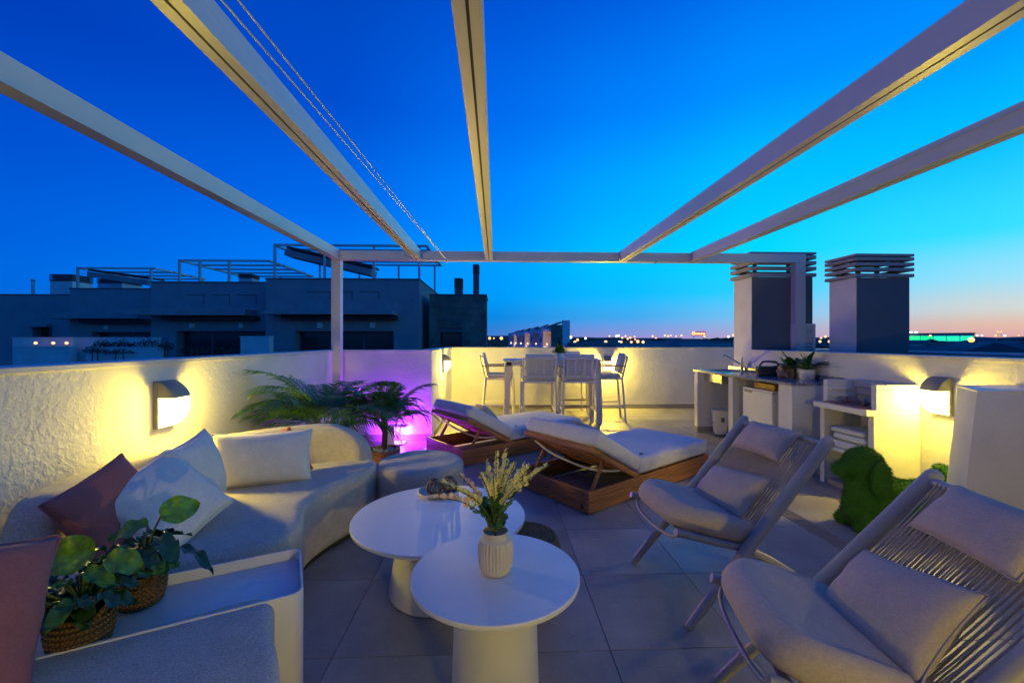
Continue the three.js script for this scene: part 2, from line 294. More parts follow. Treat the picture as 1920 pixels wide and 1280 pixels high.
// roof ledge and dark outer wall beyond the right parapet
struct('roof_ledge', span(XR + 0.2, 5.0, 0.6, 1.0, -6.05, ZH + 0.2), M.neigh);
{
  const o = thing('outer_wall', 'dark outer roof wall with pale top beyond the barbecue parapet', 'wall', [5.1, 0, -2.2]);
  part('wall_body', span(-0.1, 0.1, -0.35, 1.21, -3.85, 4), M.neighDark, o); part('coping', rspan(-0.11, 0.11, 1.21, 1.235, -3.84, 4), M.coping, o);
}
// slot drain
{
  const o = thing('floor_drain', 'narrow slotted drain set in the floor tiles beside the chairs', 'drain', [2.29, 0.004, -3.6]);
  part('drain_frame', [span(-0.06, -0.05, -0.006, 0.002, -1.6, 1.6), span(0.05, 0.06, -0.006, 0.002, -1.6, 1.6), span(-0.06, 0.06, -0.006, -0.003, -1.6, 1.6)], M.skirting, o);
  const g = []; for (let z = -1.59; z < 1.59; z += 0.022) g.push(span(-0.05, 0.05, -0.002, 0.001, z, z + 0.012));
  tag(part('drain_grating', g, M.skirting, o), null, null, null, 'stuff');
}

// ---------------------------------------------------------------- wall lamps
function wallLamp(label, pos, turn, cd = LAMP_CD) {
  const o = thing('wall_lamp', label, 'wall lamp', pos, turn, 'half-round wall lamps on the parapets');
  const H = 0.30, D = 0.135, W = 0.15, cut = 0.045, back = 0.03;
  const arc = y => D * Math.sqrt(Math.max(0, 1 - Math.pow(y / (H / 2), 2)));   // depth of the half-round outline at height y
  const ext = (f0, f1, w, y0, y1) => { // extrude the outline between two heights across the width
    const s = new THREE.Shape(); s.moveTo(f0, y0); for (let i = 0; i <= 20; i++) { const y = y0 + (y1 - y0) * i / 20; s.lineTo(Math.max(f0 + 1e-4, arc(y) * f1), y); } s.lineTo(f0, y1); s.closePath();
    const g = new THREE.ExtrudeGeometry(s, { depth: w - 0.006, bevelEnabled: true, bevelSize: 0.003, bevelThickness: 0.003, bevelOffset: -0.003, bevelSegments: 2 });
    g.translate(0, 0, -w / 2 + 0.003).rotateY(-Math.PI / 2); return fin(toCreasedNormals(mergeVertices(g), 0.6));
  };
  part('back_plate', rbox(W, H, back, 0.004, 0, 0, back / 2), M.lampBody, o);
  part('hood', ext(back, 1, W, cut, H / 2), M.lampBody, o);
  part('light_diffuser', ext(back, 0.985, W - 0.012, -H / 2 + 0.004, cut), glow([1.0, 0.74, 0.32], 3.4), o);
  const l = new THREE.PointLight(lin(...LAMP_RGB), cd, 0, 2); l.position.set(0, -0.035, 0.075); l.castShadow = true; l.shadow.radius = 2.2; o.add(l);
  return o;
}
{
  const a = PX(303, 757, XL); wallLamp('glowing half-round lamp on the rough wall above the sofa cushions', [XL, a[1], a[2]], Math.PI / 2, LAMP_CD * 0.8);
  const b = PX(1770, 742, XR); wallLamp('glowing half-round lamp between the barbecue and the white block', [XR, b[1], b[2]], -Math.PI / 2, LAMP_CD * 0.65);
  const c = PX(830, 681, XE); wallLamp('glowing half-round lamp on the short return wall beside the bar stools', [XE, c[1], c[2]], Math.PI / 2, LAMP_CD * 1.7);
  const d = PZ(1137.5, 681, ZF); wallLamp('glowing half-round lamp on the cream parapet behind the bar table', [d[0], d[1], ZF], 0, LAMP_CD * 2);
  wallLamp('half-round lamp on the house wall behind the chairs and tables', [1.25, 0.95, ZH], Math.PI, LAMP_CD * 1.3);
}
{ // violet floor light in the corner by the palms: a lidded box open to the wall and to the right, with a glowing tube inside
  const p = PH(738, 833, 0), o = thing('floor_light', 'violet glowing box light on the floor below the palm', 'floor light', [p[0], 0, p[2] - 0.05]);
  part('housing', [rspan(-0.13, 0.15, 0, 0.015, -0.1, 0.11), rspan(-0.13, 0.18, 0.235, 0.25, -0.045, 0.12), rspan(-0.13, -0.115, 0.015, 0.235, -0.1, 0.11), rspan(-0.115, 0.02, 0.015, 0.235, 0.095, 0.11)], M.white, o);
  part('light_tube', fin(new THREE.CapsuleGeometry(0.02, 0.13, 6, 16).translate(0.06, 0.115, -0.06)), glow([0.75, 0.28, 1.0], 2.5), o);
  const l = new THREE.PointLight(lin(...VIOLET_RGB), VIOLET_CD, 0, 2); l.position.set(0.06, 0.13, -0.06); l.castShadow = true; l.shadow.radius = 1; o.add(l);
}

// ---------------------------------------------------------------- pergola
{
  const ZB = -5.74, yb = 2.43, h = 0.125, w = 0.1;
  const o = thing('pergola', 'white aluminium pergola with long overhead beams above the terrace', 'pergola', [1.0, 0, ZB]);
  const ox = 1.0;
  const prof = () => { const s = new THREE.Shape(), a = w / 2, k = 0.006; s.moveTo(-a, 0); s.lineTo(-k, 0); s.lineTo(-k, 0.03); s.lineTo(k, 0.03); s.lineTo(k, 0); s.lineTo(a, 0); s.lineTo(a, h); s.lineTo(-a, h); s.closePath(); return s; };
  const plain = () => { const s = new THREE.Shape(), a = w / 2; s.moveTo(-a, 0); s.lineTo(a, 0); s.lineTo(a, h); s.lineTo(-a, h); s.closePath(); return s; };
  const L = ZH - ZB - 0.06;
  [[632, 0], [783, 1], [917, 1], [1166, 1], [1299, 1]].forEach(([px, slot]) => {
    const x = PZ(px, 490, ZB)[0] - ox, g = fin(new THREE.ExtrudeGeometry(slot ? prof() : plain(), { depth: L, bevelEnabled: false }));
    g.translate(x, yb, 0.06); const r = part('rafter', g, M.alu, o);
    for (const s of [-1, 1]) part('bracket', rspan(x + s * 0.057 - 0.005, x + s * 0.057 + 0.005, yb + 0.01, yb + 0.09, 0.06, 0.12, 0.002), M.steel, r);
    if (slot) part('groove_shade_fill', span(x - 0.0057, x + 0.0057, yb + 0.004, yb + 0.029, 0.06, 0.06 + L), M.slot, r);  // black strip fills the groove, its shade put in as colour
  });
  const xl = PZ(631, 480, ZB)[0] - ox, xr = PZ(1497, 490, ZB)[0] - ox;
  part('cross_beam', rspan(xl - 0.05, xr + 0.07, yb - 0.003, yb + 0.118, -0.06, 0.057), M.alu, o);
  part('post', rspan(xl - 0.055, xl + 0.065, 0, yb - 0.004, -0.05, 0.05, 0.004), M.alu, o);
  part('post', rspan(xr - 0.07, xr + 0.07, 1.0, yb - 0.004, -0.05, 0.05, 0.004), M.alu, o);
  part('wall_rail', rspan(xl - 0.05, xr - 0.7, yb - 0.003, yb + 0.122, L + 0.06, L + 0.119), M.alu, o);
  // blind cables with their end fittings
  const c0 = PZ(838, 489, ZB + 0.07); part('end_fitting', rbox(0.02, 0.035, 0.02, 0.004, c0[0] - ox, yb - 0.02, 0.075), M.alu, o);
  for (const [px, dy] of [[415, 0], [446, 0.0]]) { const r = ray(px, 0), t = 1.3; part('cable', tube([[c0[0] - ox, yb - 0.01, 0.075], [r[0] * t - ox, EYE + r[1] * t, r[2] * t - ZB]].map((p, i, a) => p).concat([[r[0] * 1.3 - ox + (r[0] * 1.3 - c0[0]) * 0.35, EYE + r[1] * t + (EYE + r[1] * t - yb) * 0.35, r[2] * t - ZB + (r[2] * t - ZB) * 0.35]]), 0.0045, 10, 4), M.cable, o); }
  const c1 = PZ(1229, 492, ZB + 0.07); part('end_fitting', rbox(0.02, 0.035, 0.02, 0.004, c1[0] - ox, yb - 0.02, 0.075), M.alu, o);
  const x5 = PZ(1299, 490, ZB)[0] - ox - 0.06;
  part('cable', tube([[c1[0] - ox, yb - 0.015, 0.075], [x5, yb + 0.07, 0.8], [x5 - 0.004, yb + 0.085, 2.5], [x5 - 0.004, yb + 0.09, L]], 0.004, 30, 4), M.cable, o);
}

{ // unseen cloth added behind the camera: it keeps the sky off the near seats
  const o = thing('added_skyshade', 'unseen added awning gathered in folds under the pergola beams by the house', 'skyshade', [0.2, 0, 0.5]), n = 120, pos = [], idx = [];
  for (let i = 0; i <= n; i++) { const t = i / n, z = -0.2 + 1.2 * t, y = 2.40 - 0.13 * Math.pow(Math.abs(Math.sin(t * Math.PI * 11)), 0.7); pos.push(-2.3, y, z, 2.4, y, z); }
  for (let i = 0; i < n; i++) { const a = i * 2; idx.push(a, a + 2, a + 1, a + 1, a + 2, a + 3); }
  const g = new THREE.BufferGeometry(); g.setAttribute('position', new THREE.Float32BufferAttribute(pos, 3)); g.setIndex(idx); g.computeVertexNormals(); part('skyshade_cloth', fin(g), M.skyshade, o);
  for (let i = 0; i <= 11; i++) part('skyshade_bar', cyl([-2.3, 2.405, -0.2 + 1.2 * i / 11], [2.4, 2.405, -0.2 + 1.2 * i / 11], 0.012), M.alu, o);
}

// ---------------------------------------------------------------- ventilation chimneys on the ledge
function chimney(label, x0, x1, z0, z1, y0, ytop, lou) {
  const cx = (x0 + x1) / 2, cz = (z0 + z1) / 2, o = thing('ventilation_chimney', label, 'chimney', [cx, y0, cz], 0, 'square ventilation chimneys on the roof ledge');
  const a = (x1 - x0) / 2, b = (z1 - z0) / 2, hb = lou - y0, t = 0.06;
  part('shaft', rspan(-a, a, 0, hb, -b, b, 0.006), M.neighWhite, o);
  part('facing', rspan(-a + 0.004, a - 0.004, 0.0, hb - 0.006, b - 0.02, b + 0.012, 0.003), M.neighDark, o);   // dark front slab
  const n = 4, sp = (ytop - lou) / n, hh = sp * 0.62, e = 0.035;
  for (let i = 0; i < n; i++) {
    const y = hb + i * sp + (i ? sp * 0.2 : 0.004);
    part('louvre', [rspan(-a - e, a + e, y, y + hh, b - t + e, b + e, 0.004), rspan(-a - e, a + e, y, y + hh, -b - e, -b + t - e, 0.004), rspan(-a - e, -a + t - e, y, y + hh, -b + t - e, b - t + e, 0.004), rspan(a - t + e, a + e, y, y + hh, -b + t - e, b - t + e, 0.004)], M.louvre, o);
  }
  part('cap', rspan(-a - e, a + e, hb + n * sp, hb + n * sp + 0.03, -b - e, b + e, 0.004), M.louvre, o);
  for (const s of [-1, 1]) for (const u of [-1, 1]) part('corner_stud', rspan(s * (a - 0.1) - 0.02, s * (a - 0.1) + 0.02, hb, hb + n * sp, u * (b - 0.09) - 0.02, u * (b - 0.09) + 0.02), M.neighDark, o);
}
M.louvre = mat([0.30, 0.28, 0.27], 0.7);
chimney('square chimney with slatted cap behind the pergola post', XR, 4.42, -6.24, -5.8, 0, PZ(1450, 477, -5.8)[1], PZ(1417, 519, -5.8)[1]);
{
  const z = -5.0, x0 = PZ(1606, 640, z)[0], x1 = PZ(1705, 640, z)[0];
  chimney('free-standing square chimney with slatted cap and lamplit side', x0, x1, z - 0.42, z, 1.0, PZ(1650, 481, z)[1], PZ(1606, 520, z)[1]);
}
{ // louvred outdoor unit at the foot of the chimney
  const a = PZ(1482, 607, -5.79), b = PZ(1523, 607, -5.79), o = thing('louvred_unit', 'pale blue-white louvred box behind the pergola post on the ledge', 'louvre box', [(a[0] + b[0]) / 2, 1.0, -5.78]);
  const w = (b[0] - a[0]) / 2, h = a[1] - 1.0;
  part('casing', [rspan(-w, w, 0, h, -0.005, 0.03), rspan(-w, -w + 0.03, 0, h, 0.03, 0.06), rspan(w - 0.03, w, 0, h, 0.03, 0.06), rspan(-w + 0.03, w - 0.03, h - 0.03, h, 0.03, 0.06)], M.neighWhite, o);
  for (let i = 0; i < 12; i++) { const y = 0.02 + i * (h - 0.06) / 12; const g = box(w * 2 - 0.07, 0.012, 0.03); g.rotateX(0.6); g.translate(0, y + 0.01, 0.045); part('slat', g, M.neighWhite, o); }
}

// ---------------------------------------------------------------- slanted white block in front of the right parapet
{
  const n = PH(1833, 735, 1.04), f = PH(1797, 725, 1.04);
  const o = thing('masonry_block', 'slanted white rendered block standing beside the right wall lamp', 'block', [n[0] + 0.4, 0, (n[2] + f[2]) / 2]);
  const ox = o.position.x, oz = o.position.z, lean = 0.13;
  const top = [[n[0], n[2]], [XR - 0.005, n[2] + 0.02], [XR - 0.005, f[2]], [f[0], f[2]]], bot = [[n[0] - lean, n[2]], [XR - 0.005, n[2] + 0.02], [XR - 0.005, f[2]], [f[0] - lean, f[2]]];
  const P = [...bot.map(p => [p[0] - ox, 0, p[1] - oz]), ...top.map(p => [p[0] - ox, 1.04, p[1] - oz])];
  const q = [[0, 1, 5, 4], [1, 2, 6, 5], [2, 3, 7, 6], [3, 0, 4, 7], [4, 5, 6, 7], [3, 2, 1, 0]], v = [];
  for (const [a, b, c, d] of q) for (const k of [a, b, c, a, c, d]) v.push(...P[k]);
  const g = new THREE.BufferGeometry(); g.setAttribute('position', new THREE.Float32BufferAttribute(v, 3)); g.computeVertexNormals();
  part('rendered_body', fin(g), M.wallSmooth, o);
  part('top_sheet', slab(top.map((p, i) => [p[0] - ox + (i === 0 || i === 3 ? -0.006 : 0), p[1] - oz + (i < 2 ? 0.006 : -0.006)]), 1.04, 1.052, 0.003, 2), M.white, o);
}

// ---------------------------------------------------------------- kitchen counter and barbecue
const KX = 3.0, KH = 0.93;
{
  const zf = PH(1304, 692, KH)[2], zn = PH(1461, 718, KH)[2];
  const o = thing('kitchen_counter', 'white masonry kitchen counter with speckled granite worktop', 'counter', [3.27, 0, (zf + zn) / 2]);
  const ox = 3.27, oz = o.position.z, L = (a, b, c, d, e, f, g = rspan) => g(a - ox, b - ox, c, d, e - oz, f - oz);
  const sz0 = -6.35, sz1 = -5.75, sx0 = 3.1, sx1 = 3.46; // sink opening
  part('worktop', [L(KX - 0.02, XR - 0.002, KH - 0.03, KH, zf, sz0), L(KX - 0.02, XR - 0.002, KH - 0.03, KH, sz1, zn), L(KX - 0.02, sx0, KH - 0.03, KH, sz0, sz1), L(sx1, XR - 0.002, KH - 0.03, KH, sz0, sz1)], M.granite, o);
  part('splashback', L(XR - 0.02, XR - 0.002, KH, KH + 0.05, zf, zn), M.granite, o);
  for (const [a, b] of [[zf + 0.01, zf + 0.11], [PX(1366, 700, KX)[2], PX(1374, 700, KX)[2]], [PX(1460, 700, KX)[2], zn - 0.01]]) part('support_wall', L(KX, XR - 0.012, 0, KH - 0.03, Math.min(a, b), Math.max(a, b)), M.wallSmooth, o);
  part('skirting', [L(KX - 0.008, XR - 0.012, 0, SK, zf + 0.111, zf + 0.119), L(KX - 0.008, KX, 0, SK, zf + 0.01, zf + 0.11)], M.skirting, o);
  const s = part('sink', [L(sx0 - 0.015, sx0 + 0.006, KH, KH + 0.004, sz0 - 0.015, sz1 + 0.015), L(sx1 - 0.006, sx1 + 0.015, KH, KH + 0.004, sz0 - 0.015, sz1 + 0.015), L(sx0, sx1, KH, KH + 0.004, sz0 - 0.015, sz0 + 0.006), L(sx0, sx1, KH, KH + 0.004, sz1 - 0.006, sz1 + 0.015),
    L(sx0, sx0 + 0.004, KH - 0.16, KH, sz0, sz1), L(sx1 - 0.004, sx1, KH - 0.16, KH, sz0, sz1), L(sx0, sx1, KH - 0.16, KH, sz0, sz0 + 0.004), L(sx0, sx1, KH - 0.16, KH, sz1 - 0.004, sz1), L(sx0, sx1, KH - 0.164, KH - 0.16, sz0, sz1)], M.steel, o);
  const f = PH(1386, 694, KH), fx = 3.5 - ox, fz = -5.95 - oz;
  const t = part('tap', [cyl([fx, KH, fz], [fx, KH + 0.05, fz], 0.024, 0.02), cyl([fx, KH + 0.04, fz], [fx, KH + 0.13, fz], 0.017, 0.017), tube([[fx, KH + 0.09, fz], [fx - 0.08, KH + 0.14, fz - 0.02], [fx - 0.2, KH + 0.22, fz - 0.05], [fx - 0.235, KH + 0.215, fz - 0.06]], 0.012, 16, 8)], M.steel, o);
  part('tap_lever', bar([fx, KH + 0.13, fz], [fx - 0.03, KH + 0.2, fz + 0.07], 0.012, 0.008), M.steel, t);
}
{ // barbecue
  const z0 = PX(1536, 755, 3.13)[2], z1 = PX(1728, 755, XR)[2];
  const o = thing('barbecue', 'white masonry barbecue unit with open shelves beside the wall lamp', 'barbecue', [3.34, 0, (z0 + z1) / 2]);
  const ox = 3.34, oz = o.position.z, fx = 3.14, L = (a, b, c, d, e, f, g = rspan) => g(a - ox, b - ox, c, d, e - oz, f - oz), w = 0.055, yt = 0.985, ys = 0.755;
  part('side_panel', L(fx, XR - 0.004, 0, ys - 0.03, z1 - w, z1), M.wallSmooth, o);
  part('side_panel', L(fx, XR - 0.004, 0, ys - 0.03, z0, z0 + w), M.wallSmooth, o);
  part('back_panel', L(XR - 0.05, XR - 0.004, 0, ys - 0.03, z0 + w, z1 - w), M.wallSmooth, o);
  part('hearth_slab', L(fx - 0.06, XR - 0.004, ys - 0.03, ys + 0.02, z0 - 0.01, z1 - 0.002), M.whiteSatin, o);
  part('hearth_floor', L(fx - 0.03, XR - 0.06, ys + 0.02, ys + 0.028, z0 + w + 0.002, z1 - w - 0.002), M.terracotta, o);
  part('grill_side', L(fx + 0.03, XR - 0.004, ys + 0.02, yt, z1 - w - 0.004, z1 - 0.006), M.wallSmooth, o);
  part('grill_side', L(fx + 0.03, XR - 0.004, ys + 0.02, yt, z0 + 0.004, z0 + w), M.wallSmooth, o);
  // firebricks of the grill back, two courses with ledges for the grate
  for (let r = 0; r < 3; r++) { const n = 2 + (r % 2), len = (z1 - z0 - 2 * w - 0.012) / n; for (let k = 0; k < n; k++) { const a = z0 + w + 0.004 + k * len, y = ys + 0.03 + r * 0.068; part('firebrick', L(XR - 0.085 - r * 0.018, XR - 0.01, y, y + 0.063, a + 0.002, a + len - 0.002), M.brick, o); } }
  for (const y of [0.07, 0.135]) for (const s of [0, 1]) part('grate_ledge', s ? L(fx + 0.05, XR - 0.1, ys + y, ys + y + 0.018, z1 - w - 0.024, z1 - w - 0.006) : L(fx + 0.05, XR - 0.1, ys + y, ys + y + 0.018, z0 + w + 0.002, z0 + w + 0.02), M.whiteSatin, o);
  part('shelf', L(fx - 0.01, XR - 0.052, 0.34, 0.375, z0 + w + 0.002, z1 - w - 0.002), M.whiteSatin, o);
  part('plinth', L(fx + 0.02, XR - 0.052, 0.0, 0.05, z0 + w + 0.002, z1 - w - 0.002), M.skirting, o);
  // folded towels on the shelf
  const zc = (z0 + z1) / 2;
  [[0.375, 0.07, 0.0], [0.447, 0.06, 0.015], [0.509, 0.055, -0.01]].forEach(([y, h, dz], i) => {
    const g = new RoundedBoxGeometry(0.3, h, 0.34, 6, h * 0.46), p = g.attributes.position;
    for (let k = 0; k < p.count; k++) { const x = p.getX(k), z = p.getZ(k); p.setY(k, p.getY(k) * (1 - (i === 2 ? 0.5 : 0.15) * (x * x / 0.04 + z * z / 0.05) * 0.5) + 0.006 * Math.sin(x * 31 + i * 2) * Math.cos(z * 23 + i)); }
    g.computeVertexNormals();
    single('folded_towel', ['white folded towel at the bottom of the barbecue shelf pile', 'white folded towel in the middle of the barbecue shelf pile', 'white folded towel on top of the barbecue shelf pile'][i], 'towel', fin(g), M.cotton, 'folded towels on the barbecue shelf', [3.3, y + h / 2, zc + dz], 0.05 * i);
  });
  // three dark knobbly ornaments on the hearth
  [[-0.09, 0.032], [0.03, 0.026], [0.1, 0.03]].forEach(([dz, r], i) => {
    const g = solid((x, y, z) => { let d = Math.hypot(x, y - r * 0.75, z) - r * 0.75; for (let k = 0; k < 5; k++) { const a = k * 1.257 + i; d = smin(d, capsule(x, y, z, [0, r * 0.7, 0], [Math.cos(a) * r * 1.25, r * 0.6, Math.sin(a) * r * 1.25], r * 0.4, r * 0.2), r * 0.3); } return smin(d, capsule(x, y, z, [0, r, 0], [0, r * 1.7, 0], r * 0.35, r * 0.18), r * 0.3); }, [0, r, 0], r * 2, 22);
    single('hearth_ornament', 'small dark knobbly ornament lying on the barbecue hearth', 'ornament', g, M.clay, 'dark ornaments on the barbecue hearth', [3.24, ys + 0.029, zc + dz], i);
  });
}

// ---------------------------------------------------------------- cushions
function pillowGeo(W, H, T, sd = 1, pinch = 0.06, n = 26) {
  const pos = [], idx = [];
  const add = s => { for (let j = 0; j <= n; j++) for (let i = 0; i <= n; i++) {
    const u = -Math.cos(i / n * Math.PI) * 0.25 + (i / n * 2 - 1) * 0.75, v = -Math.cos(j / n * Math.PI) * 0.25 + (j / n * 2 - 1) * 0.75;
    const e = Math.pow((1 - u * u) * (1 - v * v), 0.42);
    const wr = 0.10 * (fbm((u + 1.01) * 0.24, (v + 1.01) * 0.24, 6, sd * 17, 3) - 0.5) + 0.05 * Math.sin((u * 3 + v * 5 + sd) * 2) * Math.exp(-6 * (1 - Math.max(Math.abs(u), Math.abs(v))));
    const z = s * T / 2 * e * (1 + wr * 2);
    const x = u * W / 2 * (1 - pinch * (1 - v * v) * u * u), y = v * H / 2 * (1 - pinch * (1 - u * u) * v * v);
    pos.push(x, y, z);
  } };
  add(1); const m = (n + 1) * (n + 1); add(-1);
  for (let j = 0; j < n; j++) for (let i = 0; i < n; i++) { const a = j * (n + 1) + i, b = a + 1, c = a + n + 1, d = c + 1; idx.push(a, b, d, a, d, c, m + a, m + d, m + b, m + a, m + c, m + d); }
  const g = new THREE.BufferGeometry(); g.setAttribute('position', new THREE.Float32BufferAttribute(pos, 3)); g.setIndex(idx);
  const w = mergeVertices(g, 1e-5); w.computeVertexNormals(); return fin(w, [sd * 0.13, sd * 0.29]);
}
const pipeGeo = (W, H, pinch = 0.06) => { const p = []; for (let k = 0; k < 48; k++) { const s = k / 48 * 4, e = Math.floor(s), t = (s - e) * 2 - 1; const [u, v] = [[t, -1], [1, t], [-t, 1], [-1, -t]][e]; p.push([u * W / 2 * (1 - pinch * (1 - v * v) * u * u), v * H / 2 * (1 - pinch * (1 - u * u) * v * v), 0]); } return tube(p, 0.0035, 96, 5, true); };
function pillow(name, label, W, H, T, pos, face, roll, m, group, sd = 1, lift = 0) {
  const o = new THREE.Group(); o.name = numbered(name); scene.add(o); tag(o, label, 'cushion', group);
  part('cover', pillowGeo(W, H, T, sd), m, o); part('piping', pipeGeo(W, H), m, o);
  o.position.set(...pos);
  const z = V(...face).normalize(), x = V(0, 1, 0).cross(z).normalize(), y = z.clone().cross(x);
  o.quaternion.setFromRotationMatrix(new THREE.Matrix4().makeBasis(x, y, z)).multiply(new THREE.Quaternion().setFromAxisAngle(V(0, 0, 1), roll));
  return o;
}

// ---------------------------------------------------------------- curved sofa
// the back: a rounded ridge along a plan curve, its height easing down at both ends
function ridge(pts, h0, hFn, thick, n = 60) {
  const c = new THREE.CatmullRomCurve3(pts.map(p => V(p[0], 0, p[1]))), pos = [], idx = [], K = 22;
  for (let i = 0; i <= n; i++) {
    const t = i / n, p = c.getPointAt(t), d = c.getTangentAt(t), nx = -d.z, nz = d.x, h = hFn(t), end = Math.min(1, Math.min(t, 1 - t) / 0.035), th = thick * (0.25 + 0.75 * Math.sqrt(end * (2 - end))) / 2;
    for (let k = 0; k < K; k++) {
      const a = k / (K - 1) * Math.PI, ca = Math.cos(a), sa = Math.sin(a), q = 0.42;
      const u = Math.sign(ca) * Math.pow(Math.abs(ca), q) * th, y = h0 + (h - h0) * Math.pow(sa, 0.5);
      pos.push(p.x + nx * u, y, p.z + nz * u);
    }
  }
  for (let i = 0; i < n; i++) for (let k = 0; k < K - 1; k++) { const a = i * K + k; idx.push(a, a + K, a + 1, a + 1, a + K, a + K + 1); }
  for (const i of [0, n]) { const b = i * K; for (let k = 1; k < K - 1; k++) idx.push(...(i ? [b, b + k + 1, b + k] : [b, b + k, b + k + 1])); }
  const g = new THREE.BufferGeometry(); g.setAttribute('position', new THREE.Float32BufferAttribute(pos, 3)); g.setIndex(idx); g.computeVertexNormals(); return fin(g);
}
const round = x => { x = Math.max(0, Math.min(1, x)); return Math.sqrt(x * (2 - x)); };
const ease = x => { x = Math.max(0, Math.min(1, x)); return x * x * (3 - 2 * x); };
{
  const o = thing('curved_sofa', 'pale kidney-shaped sofa curving along the stucco wall', 'sofa', [-1.5, 0, -2.6]), sh = p => [p[0] + 1.5, p[1] + 2.6];
  const seat = [[-1.86, -1.72], [-1.43, -1.80], [-1.05, -2.0], [-1.0, -2.22], [-1.09, -2.48], [-1.06, -2.72], [-0.96, -2.98], [-0.90, -3.22], [-0.97, -3.42], [-1.2, -3.5], [-1.55, -3.42], [-1.86, -3.16], [-2.03, -2.76], [-2.07, -2.35], [-2.0, -1.95]];
  part('seat', slab(closedSpline(seat.map(sh), 90), 0.03, 0.43, 0.06, 6), M.sofa, o);
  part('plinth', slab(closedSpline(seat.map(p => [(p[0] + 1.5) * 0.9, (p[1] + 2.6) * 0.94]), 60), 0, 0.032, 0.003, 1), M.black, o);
  part('backrest', ridge([[-1.80, -1.70], [-1.92, -1.88], [-2.02, -2.3], [-1.97, -2.75], [-1.78, -3.1], [-1.48, -3.34], [-1.2, -3.43], [-0.98, -3.42]].map(sh), 0.2, t => 0.38 + 0.325 * round(t / 0.09) * round((1 - t) / 0.17), 0.2), M.sofa, o);
}
{ // the facing half of the suite, partly in view at the lower left
  const o = thing('armchair_sofa', 'second pale curved sofa half beyond the tray table', 'sofa', [-1.2, 0, -0.7]), sh = p => [p[0] + 1.2, p[1] + 0.7];
  const seat = [[-0.755, -1.47], [-0.68, -1.33], [-0.53, -1.05], [-0.46, -0.6], [-0.62, -0.15], [-1.0, 0.1], [-1.5, 0.05], [-1.86, -0.3], [-1.92, -0.75], [-1.7, -1.02], [-1.35, -1.19], [-1.0, -1.38], [-0.84, -1.47]];
  part('seat', slab(closedSpline(seat.map(sh), 90), 0.03, 0.49, 0.035, 5), M.sofa, o);
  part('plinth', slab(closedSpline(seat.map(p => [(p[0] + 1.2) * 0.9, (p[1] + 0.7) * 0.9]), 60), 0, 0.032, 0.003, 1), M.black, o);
  part('backrest', ridge([[-1.78, -1.0], [-1.86, -0.7], [-1.78, -0.3], [-1.45, -0.02], [-1.05, 0.04]].map(sh), 0.2, t => 0.42 + 0.285 * ease(t / 0.12) * ease((1 - t) / 0.2), 0.2), M.sofa, o);
}
{ // ottoman: a disc with one side scooped to follow the sofa end
  const p = [], c = [-0.605, -3.43], R = 0.345;
  for (let k = 0; k < 40; k++) { const a = k / 40 * Math.PI * 2; let r = R; p.push([Math.cos(a) * r, Math.sin(a) * r]); }
  const o = thing('ottoman', 'round pale upholstered ottoman at the end of the curved sofa', 'ottoman', [c[0], 0, c[1]]);
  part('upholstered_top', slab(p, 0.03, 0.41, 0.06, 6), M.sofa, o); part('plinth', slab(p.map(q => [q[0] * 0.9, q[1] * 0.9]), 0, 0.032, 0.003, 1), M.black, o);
}
pillow('sofa_cushion', 'dusty pink cushion leaning at the near end of the curved sofa', 0.36, 0.36, 0.17, [-1.68, 0.615, -1.93], [1, 0.4, 0.2], 0.35, M.pink, 'cushions on the curved sofa', 2);
pillow('sofa_cushion', 'off-white square cushion beside the pink one on the sofa', 0.42, 0.42, 0.15, [-1.545, 0.60, -2.06], [0.72, 0.72, 0.3], 0.4, M.cushion, 'cushions on the curved sofa', 3);
pillow('sofa_cushion', 'off-white cushion propped edge-on between two others on the sofa', 0.39, 0.39, 0.17, [-1.62, 0.635, -2.38], [1, 0.25, -0.12], 0.12, M.cushion, 'cushions on the curved sofa', 4);
pillow('sofa_cushion', 'wide off-white lumbar cushion standing at the sofa bend', 0.58, 0.34, 0.17, [-1.52, 0.59, -2.84], [0.4, 0.32, 0.9], -0.03, M.cushion, 'cushions on the curved sofa', 5);
pillow('sofa_cushion', 'terracotta orange cushion mostly hidden behind the wide white one', 0.34, 0.34, 0.1, [-1.50, 0.535, -2.97], [0.4, 0.35, 0.85], 0.45, M.terracottaCloth, 'cushions on the curved sofa', 6);
pillow('sofa_cushion', 'dark pink cushion on the second sofa below the potted plants', 0.46, 0.46, 0.2, [-1.275, 0.66, -0.96], [0.75, 0.25, 0.25], -0.3, M.pink, 'cushions on the second sofa', 7);

